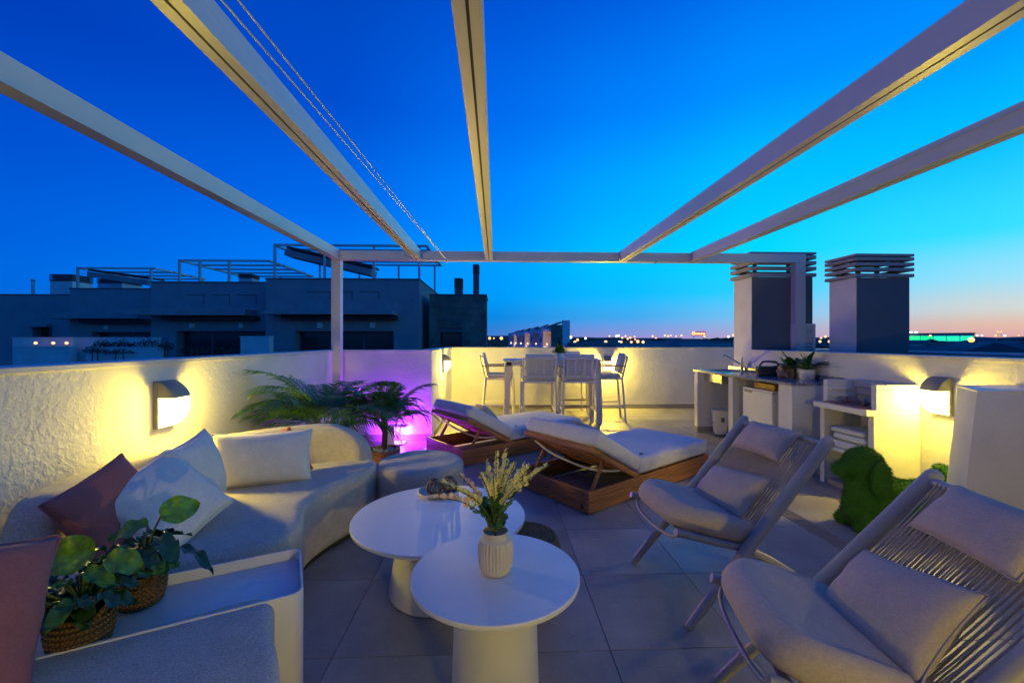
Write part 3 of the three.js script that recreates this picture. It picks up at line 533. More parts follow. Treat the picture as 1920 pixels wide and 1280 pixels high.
// ---------------------------------------------------------------- tray table with the basket plants
const TU = [-0.9, 0.436], TN = [0.436, 0.9]; // along the table, and towards the near side
{
  const L = 0.98, Wd = 0.36, cx = -0.735 + TU[0] * L / 2, cz = -1.645 + TU[1] * L / 2;
  const o = thing('tray_table', 'long white metal tray table between the two sofas', 'side table', [cx, 0, cz], Math.atan2(TU[1], -TU[0]));
  const R = 0.045, sh = (a, b, r, k = 10) => { const p = []; for (const [sx, sz, a0] of [[1, 1, 0], [-1, 1, 1], [-1, -1, 2], [1, -1, 3]]) for (let i = 0; i <= k; i++) { const t = (a0 + i / k) * Math.PI / 2; p.push([sx * (a - r) + Math.cos(t) * r, sz * (b - r) + Math.sin(t) * r]); } return p; };
  const wallG = (t, y0, y1) => { const s = new THREE.Shape(sh(L / 2, Wd / 2, R).map(p => new THREE.Vector2(...p))); s.holes.push(new THREE.Path(sh(L / 2 - t, Wd / 2 - t, R - t).map(p => new THREE.Vector2(...p)))); const g = new THREE.ExtrudeGeometry(s, { depth: y1 - y0 - 0.003, bevelEnabled: true, bevelSize: 0.0015, bevelThickness: 0.0015, bevelOffset: -0.0015, bevelSegments: 2 }); g.rotateX(-Math.PI / 2).translate(0, y0 + 0.0015, 0); return fin(toCreasedNormals(mergeVertices(g), 0.6)); };
  part('shell', wallG(0.008, 0.0, 0.495), M.whiteSatin, o);
  part('tray', slab(sh(L / 2 - 0.0085, Wd / 2 - 0.0085, R - 0.009), 0.44, 0.455, 0.002, 2), M.tray, o);
}
// a broad leaf: stalk from the origin, blade bent down towards its tip, lobed edge; the blade faces up
function leafGeo(L, W, stalk, bend, notch = 0, n = 12, m = 4) {
  const pos = [], idx = [];
  for (let i = 0; i <= n; i++) { const t = i / n, w = W * Math.pow(Math.sin(Math.PI * Math.min(1, 0.04 + t * 0.96)), 0.62) * (1 - 0.25 * t); 
    for (let j = -m; j <= m; j++) { const u = j / m, e = Math.abs(u), wv = notch ? 1 - notch * Math.pow(e, 3) * (0.5 + 0.5 * Math.cos(t * n * 3.1)) : 1;
      const z = t * L, x = u * w * 0.5 * wv; pos.push(x, stalk * 0 + e * W * 0.12 - bend * t * t * L + 0.008 * Math.sin(t * 14) * e, z); } }
  const k = 2 * m + 1; for (let i = 0; i < n; i++) for (let j = 0; j < 2 * m; j++) { const a = i * k + j; idx.push(a, a + k, a + 1, a + 1, a + k, a + k + 1); }
  const g = new THREE.BufferGeometry(); g.setAttribute('position', new THREE.Float32BufferAttribute(pos, 3)); g.setIndex(idx); g.computeVertexNormals(); return fin(g);
}
function basketPlant(label, pos, r, h, leaves, sd) {
  seed = sd; const o = thing('basket_plant', label, 'potted plant', pos, 0, 'plants in woven baskets on the tray table');
  const b = part('basket', lathe([[0, 0], [r * 0.8, 0], [r * 0.95, h * 0.15], [r * 1.06, h * 0.45], [r, h * 0.8], [r * 0.93, h], [r * 0.88, h], [r * 0.9, h * 0.8], [0, h * 0.8]]), M.straw, o);
  for (let i = 0; i < 6; i++) { const t = 0.1 + i * 0.15; part('woven_band', fin(new THREE.TorusGeometry(r * (0.86 + 0.2 * Math.sin(Math.min(1, t * 1.5) * 1.6)), 0.006, 6, 32).rotateX(Math.PI / 2).translate(0, h * t, 0)), M.straw, b); }
  for (const s of [-1, 1]) part('handle', tube([[s * r * 0.95, h * 0.86, -0.03], [s * r * 1.12, h * 1.12, -0.012], [s * r * 1.12, h * 1.12, 0.012], [s * r * 0.95, h * 0.86, 0.03]], 0.007, 14, 6), M.straw, b);
  part('soil', fin(new THREE.CylinderGeometry(r * 0.86, r * 0.86, 0.01, 24).translate(0, h * 0.83, 0)), M.soil, o);
  for (const [az, tilt, len, L, W, mt] of leaves) {
    const dir = V(Math.sin(az) * Math.sin(tilt), Math.cos(tilt), Math.cos(az) * Math.sin(tilt)), tip = dir.clone().multiplyScalar(len).add(V(0, h * 0.8, 0));
    part('stalk', tube([[Math.sin(az) * 0.015, h * 0.8, Math.cos(az) * 0.015], [dir.x * len * 0.4, h * 0.8 + dir.y * len * 0.55, dir.z * len * 0.4], [tip.x, tip.y, tip.z]], 0.0035, 8, 5), M.stem, o);
    const l = part('leaf', leafGeo(L, W, 0, 0.3 + 0.3 * rnd(), mt[1]), mt[0], o); l.position.copy(tip);
    if (mt[2]) { const nn = V(...mt[2]).normalize(), zz = V(...mt[3]).addScaledVector(nn, -V(...mt[3]).dot(nn)).normalize(), xx = nn.clone().cross(zz); l.quaternion.setFromRotationMatrix(new THREE.Matrix4().makeBasis(xx, nn, zz)); }
    else { l.rotation.set(0, az + rr(-0.4, 0.4), 0, 'YXZ'); l.rotateX(rr(-0.7, 0.25)); l.rotateZ(rr(-0.4, 0.4)); }
  }
  return o;
}
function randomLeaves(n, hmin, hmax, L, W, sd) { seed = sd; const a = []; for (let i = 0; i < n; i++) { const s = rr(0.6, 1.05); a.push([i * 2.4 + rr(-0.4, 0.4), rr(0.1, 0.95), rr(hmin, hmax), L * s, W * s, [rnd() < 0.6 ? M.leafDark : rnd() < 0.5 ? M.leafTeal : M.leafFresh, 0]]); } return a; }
{
  const p1 = PH(163, 1207, 0.456), p2 = PH(246, 1132, 0.456);
  basketPlant('broad-leaved plant in the nearer woven basket beside the dark pink cushion', [-1.215, 0.456, -1.295], 0.07, 0.11, [...randomLeaves(44, 0.04, 0.15, 0.095, 0.06, 4), [2.9, 0.2, 0.18, 0.12, 0.125, [M.leafBright, 0, [0.55, 0.6, 0.75], [-0.7, 0.1, 0.6]]], [1.9, 0.35, 0.17, 0.1, 0.085, [M.leafBright, 0, [0.3, 0.8, 0.5], [0.9, 0.3, 0.2]]]], 11);
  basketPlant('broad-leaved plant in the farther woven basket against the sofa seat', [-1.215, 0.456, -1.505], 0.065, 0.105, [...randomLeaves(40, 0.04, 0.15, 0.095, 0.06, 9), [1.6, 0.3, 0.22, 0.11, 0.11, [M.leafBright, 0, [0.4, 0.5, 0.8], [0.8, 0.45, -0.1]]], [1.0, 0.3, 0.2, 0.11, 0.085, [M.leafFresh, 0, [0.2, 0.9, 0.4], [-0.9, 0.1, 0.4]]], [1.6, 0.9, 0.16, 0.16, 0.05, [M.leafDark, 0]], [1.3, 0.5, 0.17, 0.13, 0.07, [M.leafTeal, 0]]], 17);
}

// ---------------------------------------------------------------- coffee tables, vase, tray with candle jars, pouf
function coffeeTable(label, c, R, H, rb, rt) {
  const o = thing('coffee_table', label, 'coffee table', [c[0], 0, c[1]], 0, 'nesting round coffee tables');
  part('table_top', lathe([[0, H - 0.022], [R - 0.006, H - 0.022], [R, H - 0.017], [R, H - 0.004], [R - 0.004, H], [0, H]], 96), M.white, o);
  part('pedestal', lathe([[rt, H - 0.023], [rt * 1.0, H - 0.08], [rb * 0.985, 0.03], [rb, 0.012], [rb, 0.0], [0, 0]], 72), M.whiteSatin, o);
  return o;
}
const T1 = PH(929, 1069, 0.5), T2 = PH(825, 963, 0.4);
coffeeTable('smaller taller round white table carrying the ribbed vase', [T1[0], T1[2]], 0.31, 0.5, 0.165, 0.15);
coffeeTable('larger lower round white table carrying the candle tray', [T2[0], T2[2]], 0.468, 0.4, 0.275, 0.22);
{
  const o = thing('ribbed_vase', 'cream ribbed ceramic vase on the smaller white table', 'vase', [T1[0], 0.501, T1[2] + 0.005]), H = 0.165;
  const prof = [[0, 0], [0.042, 0], [0.055, 0.008], [0.061, 0.03], [0.064, 0.07], [0.064, 0.105], [0.058, 0.13], [0.048, 0.143], [0.047, 0.165], [0.043, 0.165], [0.043, 0.145], [0, 0.14]];
  const g = new THREE.LatheGeometry(prof.map(p => new THREE.Vector2(...p)), 180), p = g.attributes.position;
  // smooth the profile between its points with more rings, then flute it
  const c = new THREE.SplineCurve(prof.slice(0, 10).map(q => new THREE.Vector2(...q))).getPoints(60), g2 = new THREE.LatheGeometry([...c, ...prof.slice(10).map(q => new THREE.Vector2(...q))], 216), q = g2.attributes.position;
  for (let i = 0; i < q.count; i++) { const x = q.getX(i), y = q.getY(i), z = q.getZ(i), r = Math.hypot(x, z); if (r < 0.03) continue; const a = Math.atan2(z, x), w = ease((y - 0.006) / 0.02) * ease((0.138 - y) / 0.014) * (r > 0.044 ? 1 : 0), k = 1 + w * (0.085 * Math.abs(Math.cos(a * 15)) - 0.07); q.setX(i, x * k); q.setZ(i, z * k); }
  g2.computeVertexNormals(); g2.scale(1, 0.9, 1); part('vase_body', fin(g2), M.vase, o);
}
{ // eucalyptus-like sprays in the vase
  seed = 21; const o = thing('flower_bouquet', 'bouquet of green round leaves with yellow tips in the ribbed vase', 'flowers', [T1[0], 0.63, T1[2] + 0.005]);
  const disc = (s, c, n, m) => { const g = new THREE.CircleGeometry(s, 7); g.scale(1, 1.15, 1); g.translate(0, s * 1.1, 0); const f = V(...n).normalize(); g.applyQuaternion(new THREE.Quaternion().setFromUnitVectors(V(0, 0, 1), f)); g.translate(...c); return fin(g); };
  const stems = [[-1.25, 0.88, 0.3, 1], [-0.9, 0.62, 0.27, 0], [-0.4, 0.42, 0.3, 0], [0.1, 0.12, 0.33, 0], [2.6, 0.25, 0.31, 0], [0.8, 0.3, 0.31, 0], [1.35, 0.42, 0.3, 0], [1.6, 0.6, 0.33, 0], [-1.9, 0.55, 0.26, 1], [2.2, 0.5, 0.28, 0], [-2.8, 0.35, 0.27, 0], [1.1, 0.15, 0.29, 0], [3.0, 0.55, 0.25, 1], [-1.45, 0.7, 0.29, 0], [0.45, 0.55, 0.27, 0], [-0.1, 0.3, 0.26, 0]];
  for (const [az, tilt, L, kind] of stems) {
    const P = t => { const k = tilt * (0.35 + 0.75 * t); return [Math.sin(az) * Math.sin(k) * L * t, Math.cos(k) * L * t, Math.cos(az) * Math.sin(k) * L * t]; };
    const s = part('stem', tube([P(0), P(0.35), P(0.7), P(1)], 0.0022, 14, 5), M.stem, o), green = [], tip = [];
    for (let i = 3; i < 34; i++) { const t = i / 34, p = P(t), a = i * 2.1 + rr(-0.3, 0.3), sz = t < 0.5 ? rr(0.013, 0.022) : rr(0.0075, 0.012) * (1.3 - 0.55 * t); if (t < 0.5 && i % 2) continue;
      const n = [Math.cos(a) * 0.8 + rr(-0.4, 0.4), 0.6 + rr(-0.3, 0.5), Math.sin(a) * 0.8 + rr(-0.4, 0.4)], c = [p[0] + Math.cos(a) * 0.006, p[1], p[2] + Math.sin(a) * 0.006];
      (t < 0.53 ? green : tip).push(disc(sz, c, n)); if (t >= 0.53) { tip.push(disc(sz, [c[0] - 2 * Math.cos(a) * 0.006, c[1] + 0.003, c[2] - 2 * Math.sin(a) * 0.006], [-n[0], n[1], -n[2]])); } }
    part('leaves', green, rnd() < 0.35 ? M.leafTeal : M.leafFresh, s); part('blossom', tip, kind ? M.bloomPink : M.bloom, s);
  }
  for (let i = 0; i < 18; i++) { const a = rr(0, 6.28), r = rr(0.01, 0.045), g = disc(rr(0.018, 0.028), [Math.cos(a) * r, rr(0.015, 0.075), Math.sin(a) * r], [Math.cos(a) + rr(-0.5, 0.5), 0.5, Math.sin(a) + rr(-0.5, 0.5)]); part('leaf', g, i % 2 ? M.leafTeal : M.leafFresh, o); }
}
{
  const p = PH(823, 922, 0.41), o = thing('candle_tray', 'round white rimmed tray on the larger coffee table', 'tray', [p[0], 0.4005, p[2]]);
  part('tray_base', lathe([[0, 0], [0.118, 0], [0.125, 0.003], [0.127, 0.022], [0.124, 0.024], [0.121, 0.022], [0.119, 0.006], [0, 0.006]], 64), M.vase, o);
  [[-0.028, 0.012, 'slotted brown clay candle jar at the front of the tray'], [0.062, -0.03, 'dark brown clay candle jar at the back of the tray']].forEach(([x, z, label], i) => {
    const j = thing('candle_jar', label, 'candle jar', [p[0] + x, 0.4067, p[2] + z], i * 0.8, 'clay candle jars on the tray'), n = 9;
    part('jar_base', lathe([[0, 0], [0.034, 0], [0.040, 0.008], [0.0405, 0.013], [0, 0.013]], 32), M.clay, j);
    for (let k = 0; k < n; k++) { const a = k / n * 6.283, c = Math.cos(a), s = Math.sin(a); const P = (r, y) => [c * r, y, s * r]; part('rib', tube([P(0.038, 0.011), P(0.043, 0.03), P(0.040, 0.05), P(0.031, 0.068), P(0.026, 0.076)], 0.0075, 10, 6), M.clayRib, j); }
    part('collar', lathe([[0.024, 0.07], [0.031, 0.071], [0.029, 0.082], [0.025, 0.086], [0.0225, 0.084], [0.024, 0.07]], 32), M.clayRib, j);
    part('candle', fin(new THREE.CylinderGeometry(0.02, 0.02, 0.03, 20).translate(0, 0.029, 0)), M.cushion, j);
    part('wire_handle', tube(i ? [[0.026, 0.078, 0], [0.04, 0.1, 0.01], [0.055, 0.105, 0.0]] : [[-0.026, 0.078, 0], [-0.045, 0.095, 0], [-0.058, 0.11, 0.01]], 0.0013, 12, 5), M.black, j);
  });
}
{
  const o = thing('jute_pouf', 'low woven jute pouf tucked behind the smaller white table', 'pouf', [0.15, 0, -2.22]), r = 0.185;
  part('woven_top', lathe([[0, 0.335], [r * 0.8, 0.335], [r * 0.95, 0.32], [r, 0.29], [r * 1.02, 0.22], [r, 0.17]], 48), M.jute, o);
  part('cork_base', lathe([[r, 0.17], [r * 1.0, 0.1], [r * 0.97, 0.02], [r * 0.93, 0], [0, 0]], 48), M.ply, o);
  for (let i = 0; i < 8; i++) part('coil', fin(new THREE.TorusGeometry(0.02 + i * 0.02, 0.0095, 6, 40).rotateX(Math.PI / 2).translate(0, 0.334, 0)), M.jute, o);
}

// ---------------------------------------------------------------- rope lounge chairs (facing -x, width along z)
function ropeChair(label, pos, turn) {
  const o = thing('rope_chair', label, 'lounge chair', pos, turn, 'rope lounge chairs facing the coffee tables'), w = 0.3;
  const P0 = [-0.335, 0.0], P1 = [0.41, 0.85];                       // straight side pole from front foot to the top of the back
  const at = t => [P0[0] + (P1[0] - P0[0]) * t, P0[1] + (P1[1] - P0[1]) * t];
  for (const s of [-1, 1]) {
    const lo = at(0.0), mid = at(0.36), hi = at(1);
    part('side_pole', [cyl([lo[0], lo[1] + 0.004, s * w], [mid[0], mid[1], s * w], 0.019, 0.028, 16), cyl([mid[0], mid[1], s * w], [hi[0], hi[1], s * w], 0.028, 0.03, 16), fin(new THREE.SphereGeometry(0.03, 14, 8).translate(hi[0], hi[1], s * w)), fin(new THREE.SphereGeometry(0.028, 14, 8).translate(mid[0], mid[1], s * w))], M.chairFrame, o);
    const v = w - 0.045;
    part('seat_rail', [tube([[-0.335, 0.425, s * v], [-0.17, 0.375, s * v], [0.0, 0.325, s * v], [0.2, 0.22, s * v], [0.5, 0.004, s * v]], 0.019, 30, 12), fin(new THREE.SphereGeometry(0.02, 12, 8).translate(-0.336, 0.4255, s * v))], M.chairFrame, o);
    part('tip_knob', cyl([-0.372, 0.436, s * v], [-0.335, 0.425, s * v], 0.017, 0.021, 14), M.chairFrame, o);
  }
  part('front_bar', tube([[-0.33, 0.42, -w + 0.045], [-0.36, 0.385, -0.18], [-0.365, 0.368, 0], [-0.36, 0.385, 0.18], [-0.33, 0.42, w - 0.045]], 0.008, 30, 8), M.chairFrame, o);
  const top = at(0.985), low = at(0.40);
  part('top_bar', cyl([top[0], top[1], -w], [top[0], top[1], w], 0.016, 0.016, 12), M.chairFrame, o);
  part('low_bar', cyl([low[0], low[1], -w], [low[0], low[1], w], 0.013, 0.013, 12), M.chairFrame, o);
  part('rear_bar', cyl([0.33, 0.127, -w + 0.045], [0.33, 0.127, w - 0.045], 0.011, 0.011, 10), M.chairFrame, o);
  const N = 58, nx = -(P1[1] - P0[1]), ny = P1[0] - P0[0], nl = Math.hypot(nx, ny);
  for (let i = 0; i < N; i++) { // cords round the two bars, a front and a back run in turn
    const z = -w + 0.045 + (2 * w - 0.09) * i / (N - 1), f = (i % 2 ? 1 : -1) * 0.014, dx = nx / nl * f, dy = ny / nl * f;
    part('cord', tube([[low[0] + dx, low[1] + dy, z], [(low[0] + top[0]) / 2 + dx * 0.4 + 0.006, (low[1] + top[1]) / 2 + dy * 0.4 - 0.006, z + 0.002 * Math.sin(i * 2.3)], [top[0] + dx, top[1] + dy, z]], 0.0028, 6, 5), M.rope, o);
  }
  // seat straps under the pad
  for (let i = 0; i < 7; i++) { const t = i / 6, x = -0.31 + t * 0.36, y = 0.412 - t * 0.115; part('seat_strap', bar([x, y, -w + 0.05], [x, y, w - 0.05], 0.03, 0.004), M.rope, o); }
  // seat pad: tongue-shaped, thick and soft
  const pl = []; for (let k = 0; k < 48; k++) { const a = k / 48 * Math.PI * 2, c = Math.cos(a), s = Math.sin(a), e = c < 0 ? 0.62 : 0.32; pl.push([Math.sign(c) * Math.pow(Math.abs(c), e) * 0.235, Math.sign(s) * Math.pow(Math.abs(s), 0.5) * 0.275]); }
  const g = slab(pl, 0, 0.12, 0.05, 7), p = g.attributes.position;
  for (let i = 0; i < p.count; i++) { const x = p.getX(i), z = p.getZ(i), y = p.getY(i), r = Math.hypot(x / 0.235, z / 0.275); if (y > 0.06) p.setY(i, y + 0.022 * (1 - r * r) - 0.02 * ease((-x - 0.14) / 0.1)); else p.setY(i, y - 0.012 * ease((-x - 0.14) / 0.1)); }
  g.computeVertexNormals(); const gs = toCreasedNormals(mergeVertices(g, 1e-4), 1.2);
  const pad = part('seat_pad', fin(gs), M.seatpad, o); pad.position.set(-0.155, 0.385, 0); pad.rotation.z = -0.27;
  return o;
}
function chairCushions(pos, turn, which, sd) {
  const put = (name, label, W, H, T, lx, ly, lz, tiltDeg, roll, s) => {
    const c = Math.cos(turn), n = Math.sin(turn), wx = pos[0] + lx * c + lz * n, wz = pos[2] - lx * n + lz * c;
    const fx = -Math.cos(tiltDeg), fy = Math.sin(tiltDeg); return pillow(name, label, W, H, T, [wx, ly, wz], [fx * c, fy, -fx * n], roll, M.seatpad, 'small cushions on the rope chairs', s);
  };
  put('head_cushion', 'small beige head cushion at the top of ' + which, 0.36, 0.2, 0.1, 0.305, 0.80, sd > 35 ? 0.03 : 0.0, 0.8, 0.02, sd);
  put('back_cushion', 'beige back cushion resting on the seat of ' + which, 0.40, sd > 35 ? 0.31 : 0.27, 0.13, 0.06, 0.535, 0.02, 0.82, sd > 35 ? 0.26 : 0.14, sd + 1);
}
{
  const c1 = [1.205, 0, -2.31], c2 = [1.149, 0, -1.30];
  ropeChair('rope-backed lounge chair between the front lounger and the other chair', c1, 0.11); ropeChair('rope-backed lounge chair standing in front of the green dog', c2, -0.2);
  chairCushions(c1, 0.11, 'the chair beside the lounger', 31); chairCushions(c2, -0.2, 'the chair before the green dog', 41);
}

// ---------------------------------------------------------------- sun loungers (local x runs from the head end to the foot end)
function softBox(w, h, d, r, sag = 0.01, sd = 0) {
  const g = new RoundedBoxGeometry(w, h, d, 8, r), p = g.attributes.position, nx = 14;
  // finer faces so that the cloth can be uneven
  const q = new THREE.BoxGeometry(w, h, d, 22, 5, 16), a = q.attributes.position, v = V();
  for (let i = 0; i < a.count; i++) {
    v.fromBufferAttribute(a, i); const c = V(Math.max(-w / 2 + r, Math.min(w / 2 - r, v.x)), Math.max(-h / 2 + r, Math.min(h / 2 - r, v.y)), Math.max(-d / 2 + r, Math.min(d / 2 - r, v.z)));
    const n = v.clone().sub(c); if (n.lengthSq() > 1e-12) { n.normalize().multiplyScalar(r); v.copy(c).add(n); }
    const u = 2 * v.x / w, t = 2 * v.z / d; v.y += Math.sign(v.y) * sag * ((1 - u * u) * (1 - t * t) - 0.3) * (v.y > 0 ? 1 : 0) + (v.y > 0 ? 0.006 * (fbm((u + 1) * 0.25, (t + 1) * 0.25, 5, 71 + sd, 3) - 0.5) : 0);
    a.setXYZ(i, v.x, v.y, v.z);
  }
  const m = mergeVertices((q.deleteAttribute('normal'), q.deleteAttribute('uv'), q), 1e-5); m.computeVertexNormals(); return fin(m, [sd * 0.3, 0]);
}
function lounger(label, A, phi) {
  const L = 1.85, W = 0.87, FH = 0.175, t = 0.03, hx = 0.62, ang = 0.5;
  const o = thing('sun_lounger', label, 'sun lounger', [A[0], 0, A[1]], phi, 'teak sun loungers');
  part('side_board', rspan(0, L, 0.012, FH, -t, 0, 0.003), M.teak, o); part('side_board', rspan(0, L, 0.012, FH, -W, -W + t, 0.003), M.teak, o);
  const eg = rspan(-(W - 2 * t - 0.004) / 2, (W - 2 * t - 0.004) / 2, 0.012, FH, -t / 2, t / 2, 0.003);
  for (const x of [t / 2 + 0.001, L - t / 2 - 0.001]) { const e = part('end_board', eg, M.teak, o); e.position.set(x, 0, -W / 2); e.rotation.y = Math.PI / 2; }
  for (const x of [0.06, L - 0.06]) for (const z of [-0.07, -W + 0.07]) part('foot', span(x - 0.02, x + 0.02, 0, 0.03, z - 0.02, z + 0.02), M.black, o);
  part('badge', rspan(-0.0025, 0, 0.03, 0.065, -0.085, -0.055, 0.001), M.black, o);
  for (let i = 0; i < 9; i++) { const x = hx + 0.05 + i * 0.132; part('slat', rspan(x, x + 0.07, FH - 0.024, FH - 0.002, -W + t, -t, 0.003), M.teak, o); }
  part('mattress', softBox(L - hx - 0.02, 0.155, W - 0.03, 0.035, 0.012, Math.round(A[0] * 10)).translate(hx + 0.02 + (L - hx) / 2, FH + 0.08, -W / 2), M.mattress, o);
  part('zip_pull', rspan(hx + 0.14, hx + 0.17, FH + 0.163, FH + 0.172, -0.08, -0.06, 0.003), M.black, o);
  // raised back: frame, slats, pad and strap, turned about the hinge
  const b = new THREE.Group(); b.name = 'raised_back'; b.position.set(hx, FH - 0.01, -W / 2); b.rotation.z = -ang; o.add(b);
  const R = 0.65, hw = W / 2 - 0.035;
  for (const s of [-1, 1]) part('back_rail', rspan(-R, 0.06, 0, 0.045, s * hw - 0.018, s * hw + 0.018, 0.004), M.teak, b);
  part('back_rail', rspan(-R, -R + 0.04, 0, 0.045, -hw + 0.019, hw - 0.019, 0.004), M.teak, b);
  for (let i = 0; i < 5; i++) { const x = -R + 0.13 + i * 0.12; part('slat', rspan(x, x + 0.065, 0.012, 0.033, -hw + 0.019, hw - 0.019, 0.003), M.teak, b); }
  part('back_pad', softBox(R + 0.03, 0.145, W - 0.02, 0.035, 0.012, 5 + Math.round(A[0] * 10)).translate(-R / 2 - 0.005, 0.122, 0), M.mattress, b);
  part('strap', tube([[-0.16, 0.03, hw + 0.022], [-0.2, -0.03, hw - 0.1], [-0.28, -0.075, 0.1], [-0.42, -0.06, -0.2], [-0.5, 0.0, -hw]], 0.011, 30, 6), M.cotton, b);
  for (const s of [-1, 1]) { const z = -W / 2 + s * (hw - 0.05), x1 = hx - 0.40 * Math.cos(ang), y1 = FH - 0.01 + 0.40 * Math.sin(ang); part('prop', bar([x1, y1, z], [0.12, 0.12, z], 0.02, 0.03, 0.003), M.teak, o); }
  part('cross_rod', cyl([0.12, 0.1, -W + t], [0.12, 0.1, -t], 0.012, 0.012, 8), M.teak, o);
  return o;
}
const PHI = 0.627, LA = PH(1104, 967, 0), LB = PH(869, 876, 0);
lounger('teak sun lounger standing nearer the coffee tables', [LA[0], LA[2]], PHI);
lounger('teak sun lounger beside the violet corner', [LB[0], LB[2]], PHI);
{
  const c = Math.cos(PHI), s = Math.sin(PHI), put = (A, x, y, z) => [A[0] + x * c + z * s, y, A[2] - x * s + z * c];
  pillow('lounger_cushion', 'flat pale cushion lying at the bend of the nearer lounger', 0.5, 0.3, 0.11, put(LA, 0.66, 0.44, -0.5), [-0.2 * c + 0.95, 0.9, 0.2 - 0.7 * s], 0.1, M.seatpad, 'cushions on the loungers', 51);
  pillow('lounger_cushion', 'flat pale cushion lying at the bend of the far lounger', 0.5, 0.3, 0.11, put(LB, 0.66, 0.44, -0.5), [0.9, 0.9, -0.3], -0.1, M.seatpad, 'cushions on the loungers', 52);
  // low teak side table between the loungers
  const p = PH(1031, 862, 0), o = thing('side_table', 'small round-legged teak side table between the loungers', 'side table', [p[0] + 0.10, 0, p[2] - 0.09]);
  part('table_top', lathe([[0, 0.33], [0.185, 0.33], [0.19, 0.335], [0.19, 0.35], [0.185, 0.355], [0, 0.355]], 40), M.teak, o);
  for (const a of [2.6, 4.17, 5.74, 1.03]) part('leg', cyl([Math.cos(a) * 0.15, 0, -Math.sin(a) * 0.15], [Math.cos(a) * 0.15, 0.33, -Math.sin(a) * 0.15], 0.02, 0.024, 12), M.teak, o);
}

// ---------------------------------------------------------------- bar table and stools
const BZ = -6.98, BX0 = PZ(944, 700, BZ)[0], BX1 = PZ(1131, 700, BZ)[0];
{
  const o = thing('bar_table', 'high pale bar table with tapered legs by the cream parapet', 'bar table', [(BX0 + BX1) / 2, 0, BZ - 0.35]), a = (BX1 - BX0) / 2, b = 0.35, H = 1.045;
  part('table_top', rspan(-a, a, H - 0.03, H, -b, b, 0.006), M.stoolFrame, o);
  part('apron', [rspan(-a + 0.05, a - 0.05, H - 0.1, H - 0.031, b - 0.045, b - 0.02), rspan(-a + 0.05, a - 0.05, H - 0.1, H - 0.031, -b + 0.02, -b + 0.045), rspan(-a + 0.02, -a + 0.045, H - 0.1, H - 0.031, -b + 0.05, b - 0.05), rspan(a - 0.045, a - 0.02, H - 0.1, H - 0.031, -b + 0.05, b - 0.05)], M.stoolFrame, o);
  for (const s of [-1, 1]) for (const u of [-1, 1]) {
    const g = new THREE.BoxGeometry(0.1, H - 0.031, 0.05), p = g.attributes.position; for (let i = 0; i < p.count; i++) { const lo = p.getY(i) < 0; p.setX(i, p.getX(i) * (lo ? 0.8 : 1.05) + (lo ? s * 0.035 : 0)); }
    g.translate(s * (a - 0.08), (H - 0.031) / 2, u * (b - 0.045)); g.computeVertexNormals(); part('leg', fin(g), M.stoolFrame, o);
  }
}
function barStool() { // sitter faces +z
  const o = thing('bar_stool', 'x', 'bar stool', [0, 0, 0], 0, 'bar stools round the bar table'), w = 0.25, SH = 0.73, d = 0.23;
  for (const s of [-1, 1]) {
    part('back_leg', [bar([s * (w + 0.015), 0, -d - 0.06], [s * w, SH, -d], 0.035, 0.03, 0.004), bar([s * w, SH, -d], [s * w, 1.1, -d - 0.09], 0.032, 0.028, 0.004)], M.stoolFrame, o);
    part('front_leg', [bar([s * (w + 0.015), 0, d + 0.03], [s * w, SH, d], 0.035, 0.03, 0.004), bar([s * w, SH, d], [s * w, 0.93, d - 0.02], 0.03, 0.026, 0.004)], M.stoolFrame, o);
    part('armrest', rspan(s * w - 0.024, s * w + 0.024, 0.93, 0.952, -d - 0.06, d, 0.006), M.stoolArm, o);
    part('side_rail', bar([s * w, 0.28, -d - 0.03], [s * w, 0.28, d + 0.018], 0.02, 0.028, 0.003), M.stoolFrame, o);
  }
  part('foot_rail', bar([-w, 0.28, d + 0.02], [w, 0.28, d + 0.02], 0.024, 0.03, 0.003), M.stoolArm, o);
  part('seat_frame', [bar([-w, SH, -d], [w, SH, -d], 0.03, 0.035, 0.003), bar([-w, SH, d], [w, SH, d], 0.03, 0.035, 0.003), bar([-w, SH, -d], [-w, SH, d], 0.025, 0.035, 0.003), bar([w, SH, -d], [w, SH, d], 0.025, 0.035, 0.003)], M.stoolFrame, o);
  for (let i = 0; i < 5; i++) { const z = -d + 0.04 + i * 0.085; part('seat_slat', rspan(-w + 0.013, w - 0.013, SH, SH + 0.015, z, z + 0.06, 0.003), M.stoolFrame, o); }
  const lean = (y0, y1, x0, x1, t, off) => { const k = 0.09 / 0.37, f = y => -d - (y - SH) * k + off; return bar([(x0 + x1) / 2, y0, f(y0)], [(x0 + x1) / 2, y1, f(y1)], x1 - x0, t, 0.003); };
  part('top_rail', bar([-w, 1.09, -d - 0.088], [w, 1.09, -d - 0.088], 0.03, 0.03, 0.004), M.stoolFrame, o);
  part('low_rail', bar([-w, 0.81, -d - 0.02], [w, 0.81, -d - 0.02], 0.025, 0.025, 0.003), M.stoolFrame, o);
  for (let i = 0; i < 4; i++) { const x = -0.19 + i * 0.127; part('back_slat', lean(0.815, 1.085, x - 0.02, x + 0.02, 0.012, 0), M.stoolFrame, o); }
  part('seat_cushion', softBox(0.47, 0.06, 0.44, 0.022, 0.008, 3).translate(0, SH + 0.046, 0.01), M.stoolCushion, o);
  const bc = softBox(0.46, 0.34, 0.07, 0.025, 0.0, 4); bc.rotateX(-0.24); bc.translate(0, 0.985, -d - 0.005); part('back_cushion', bc, M.stoolCushion, o);
  return o;
}
M.stoolArm = mat([0.30, 0.22, 0.15], 0.5); M.stoolCushion = mat([0.68, 0.66, 0.66], 0.95, { map: T.melange, bumpMap: T.weave, bumpScale: 0.001 });
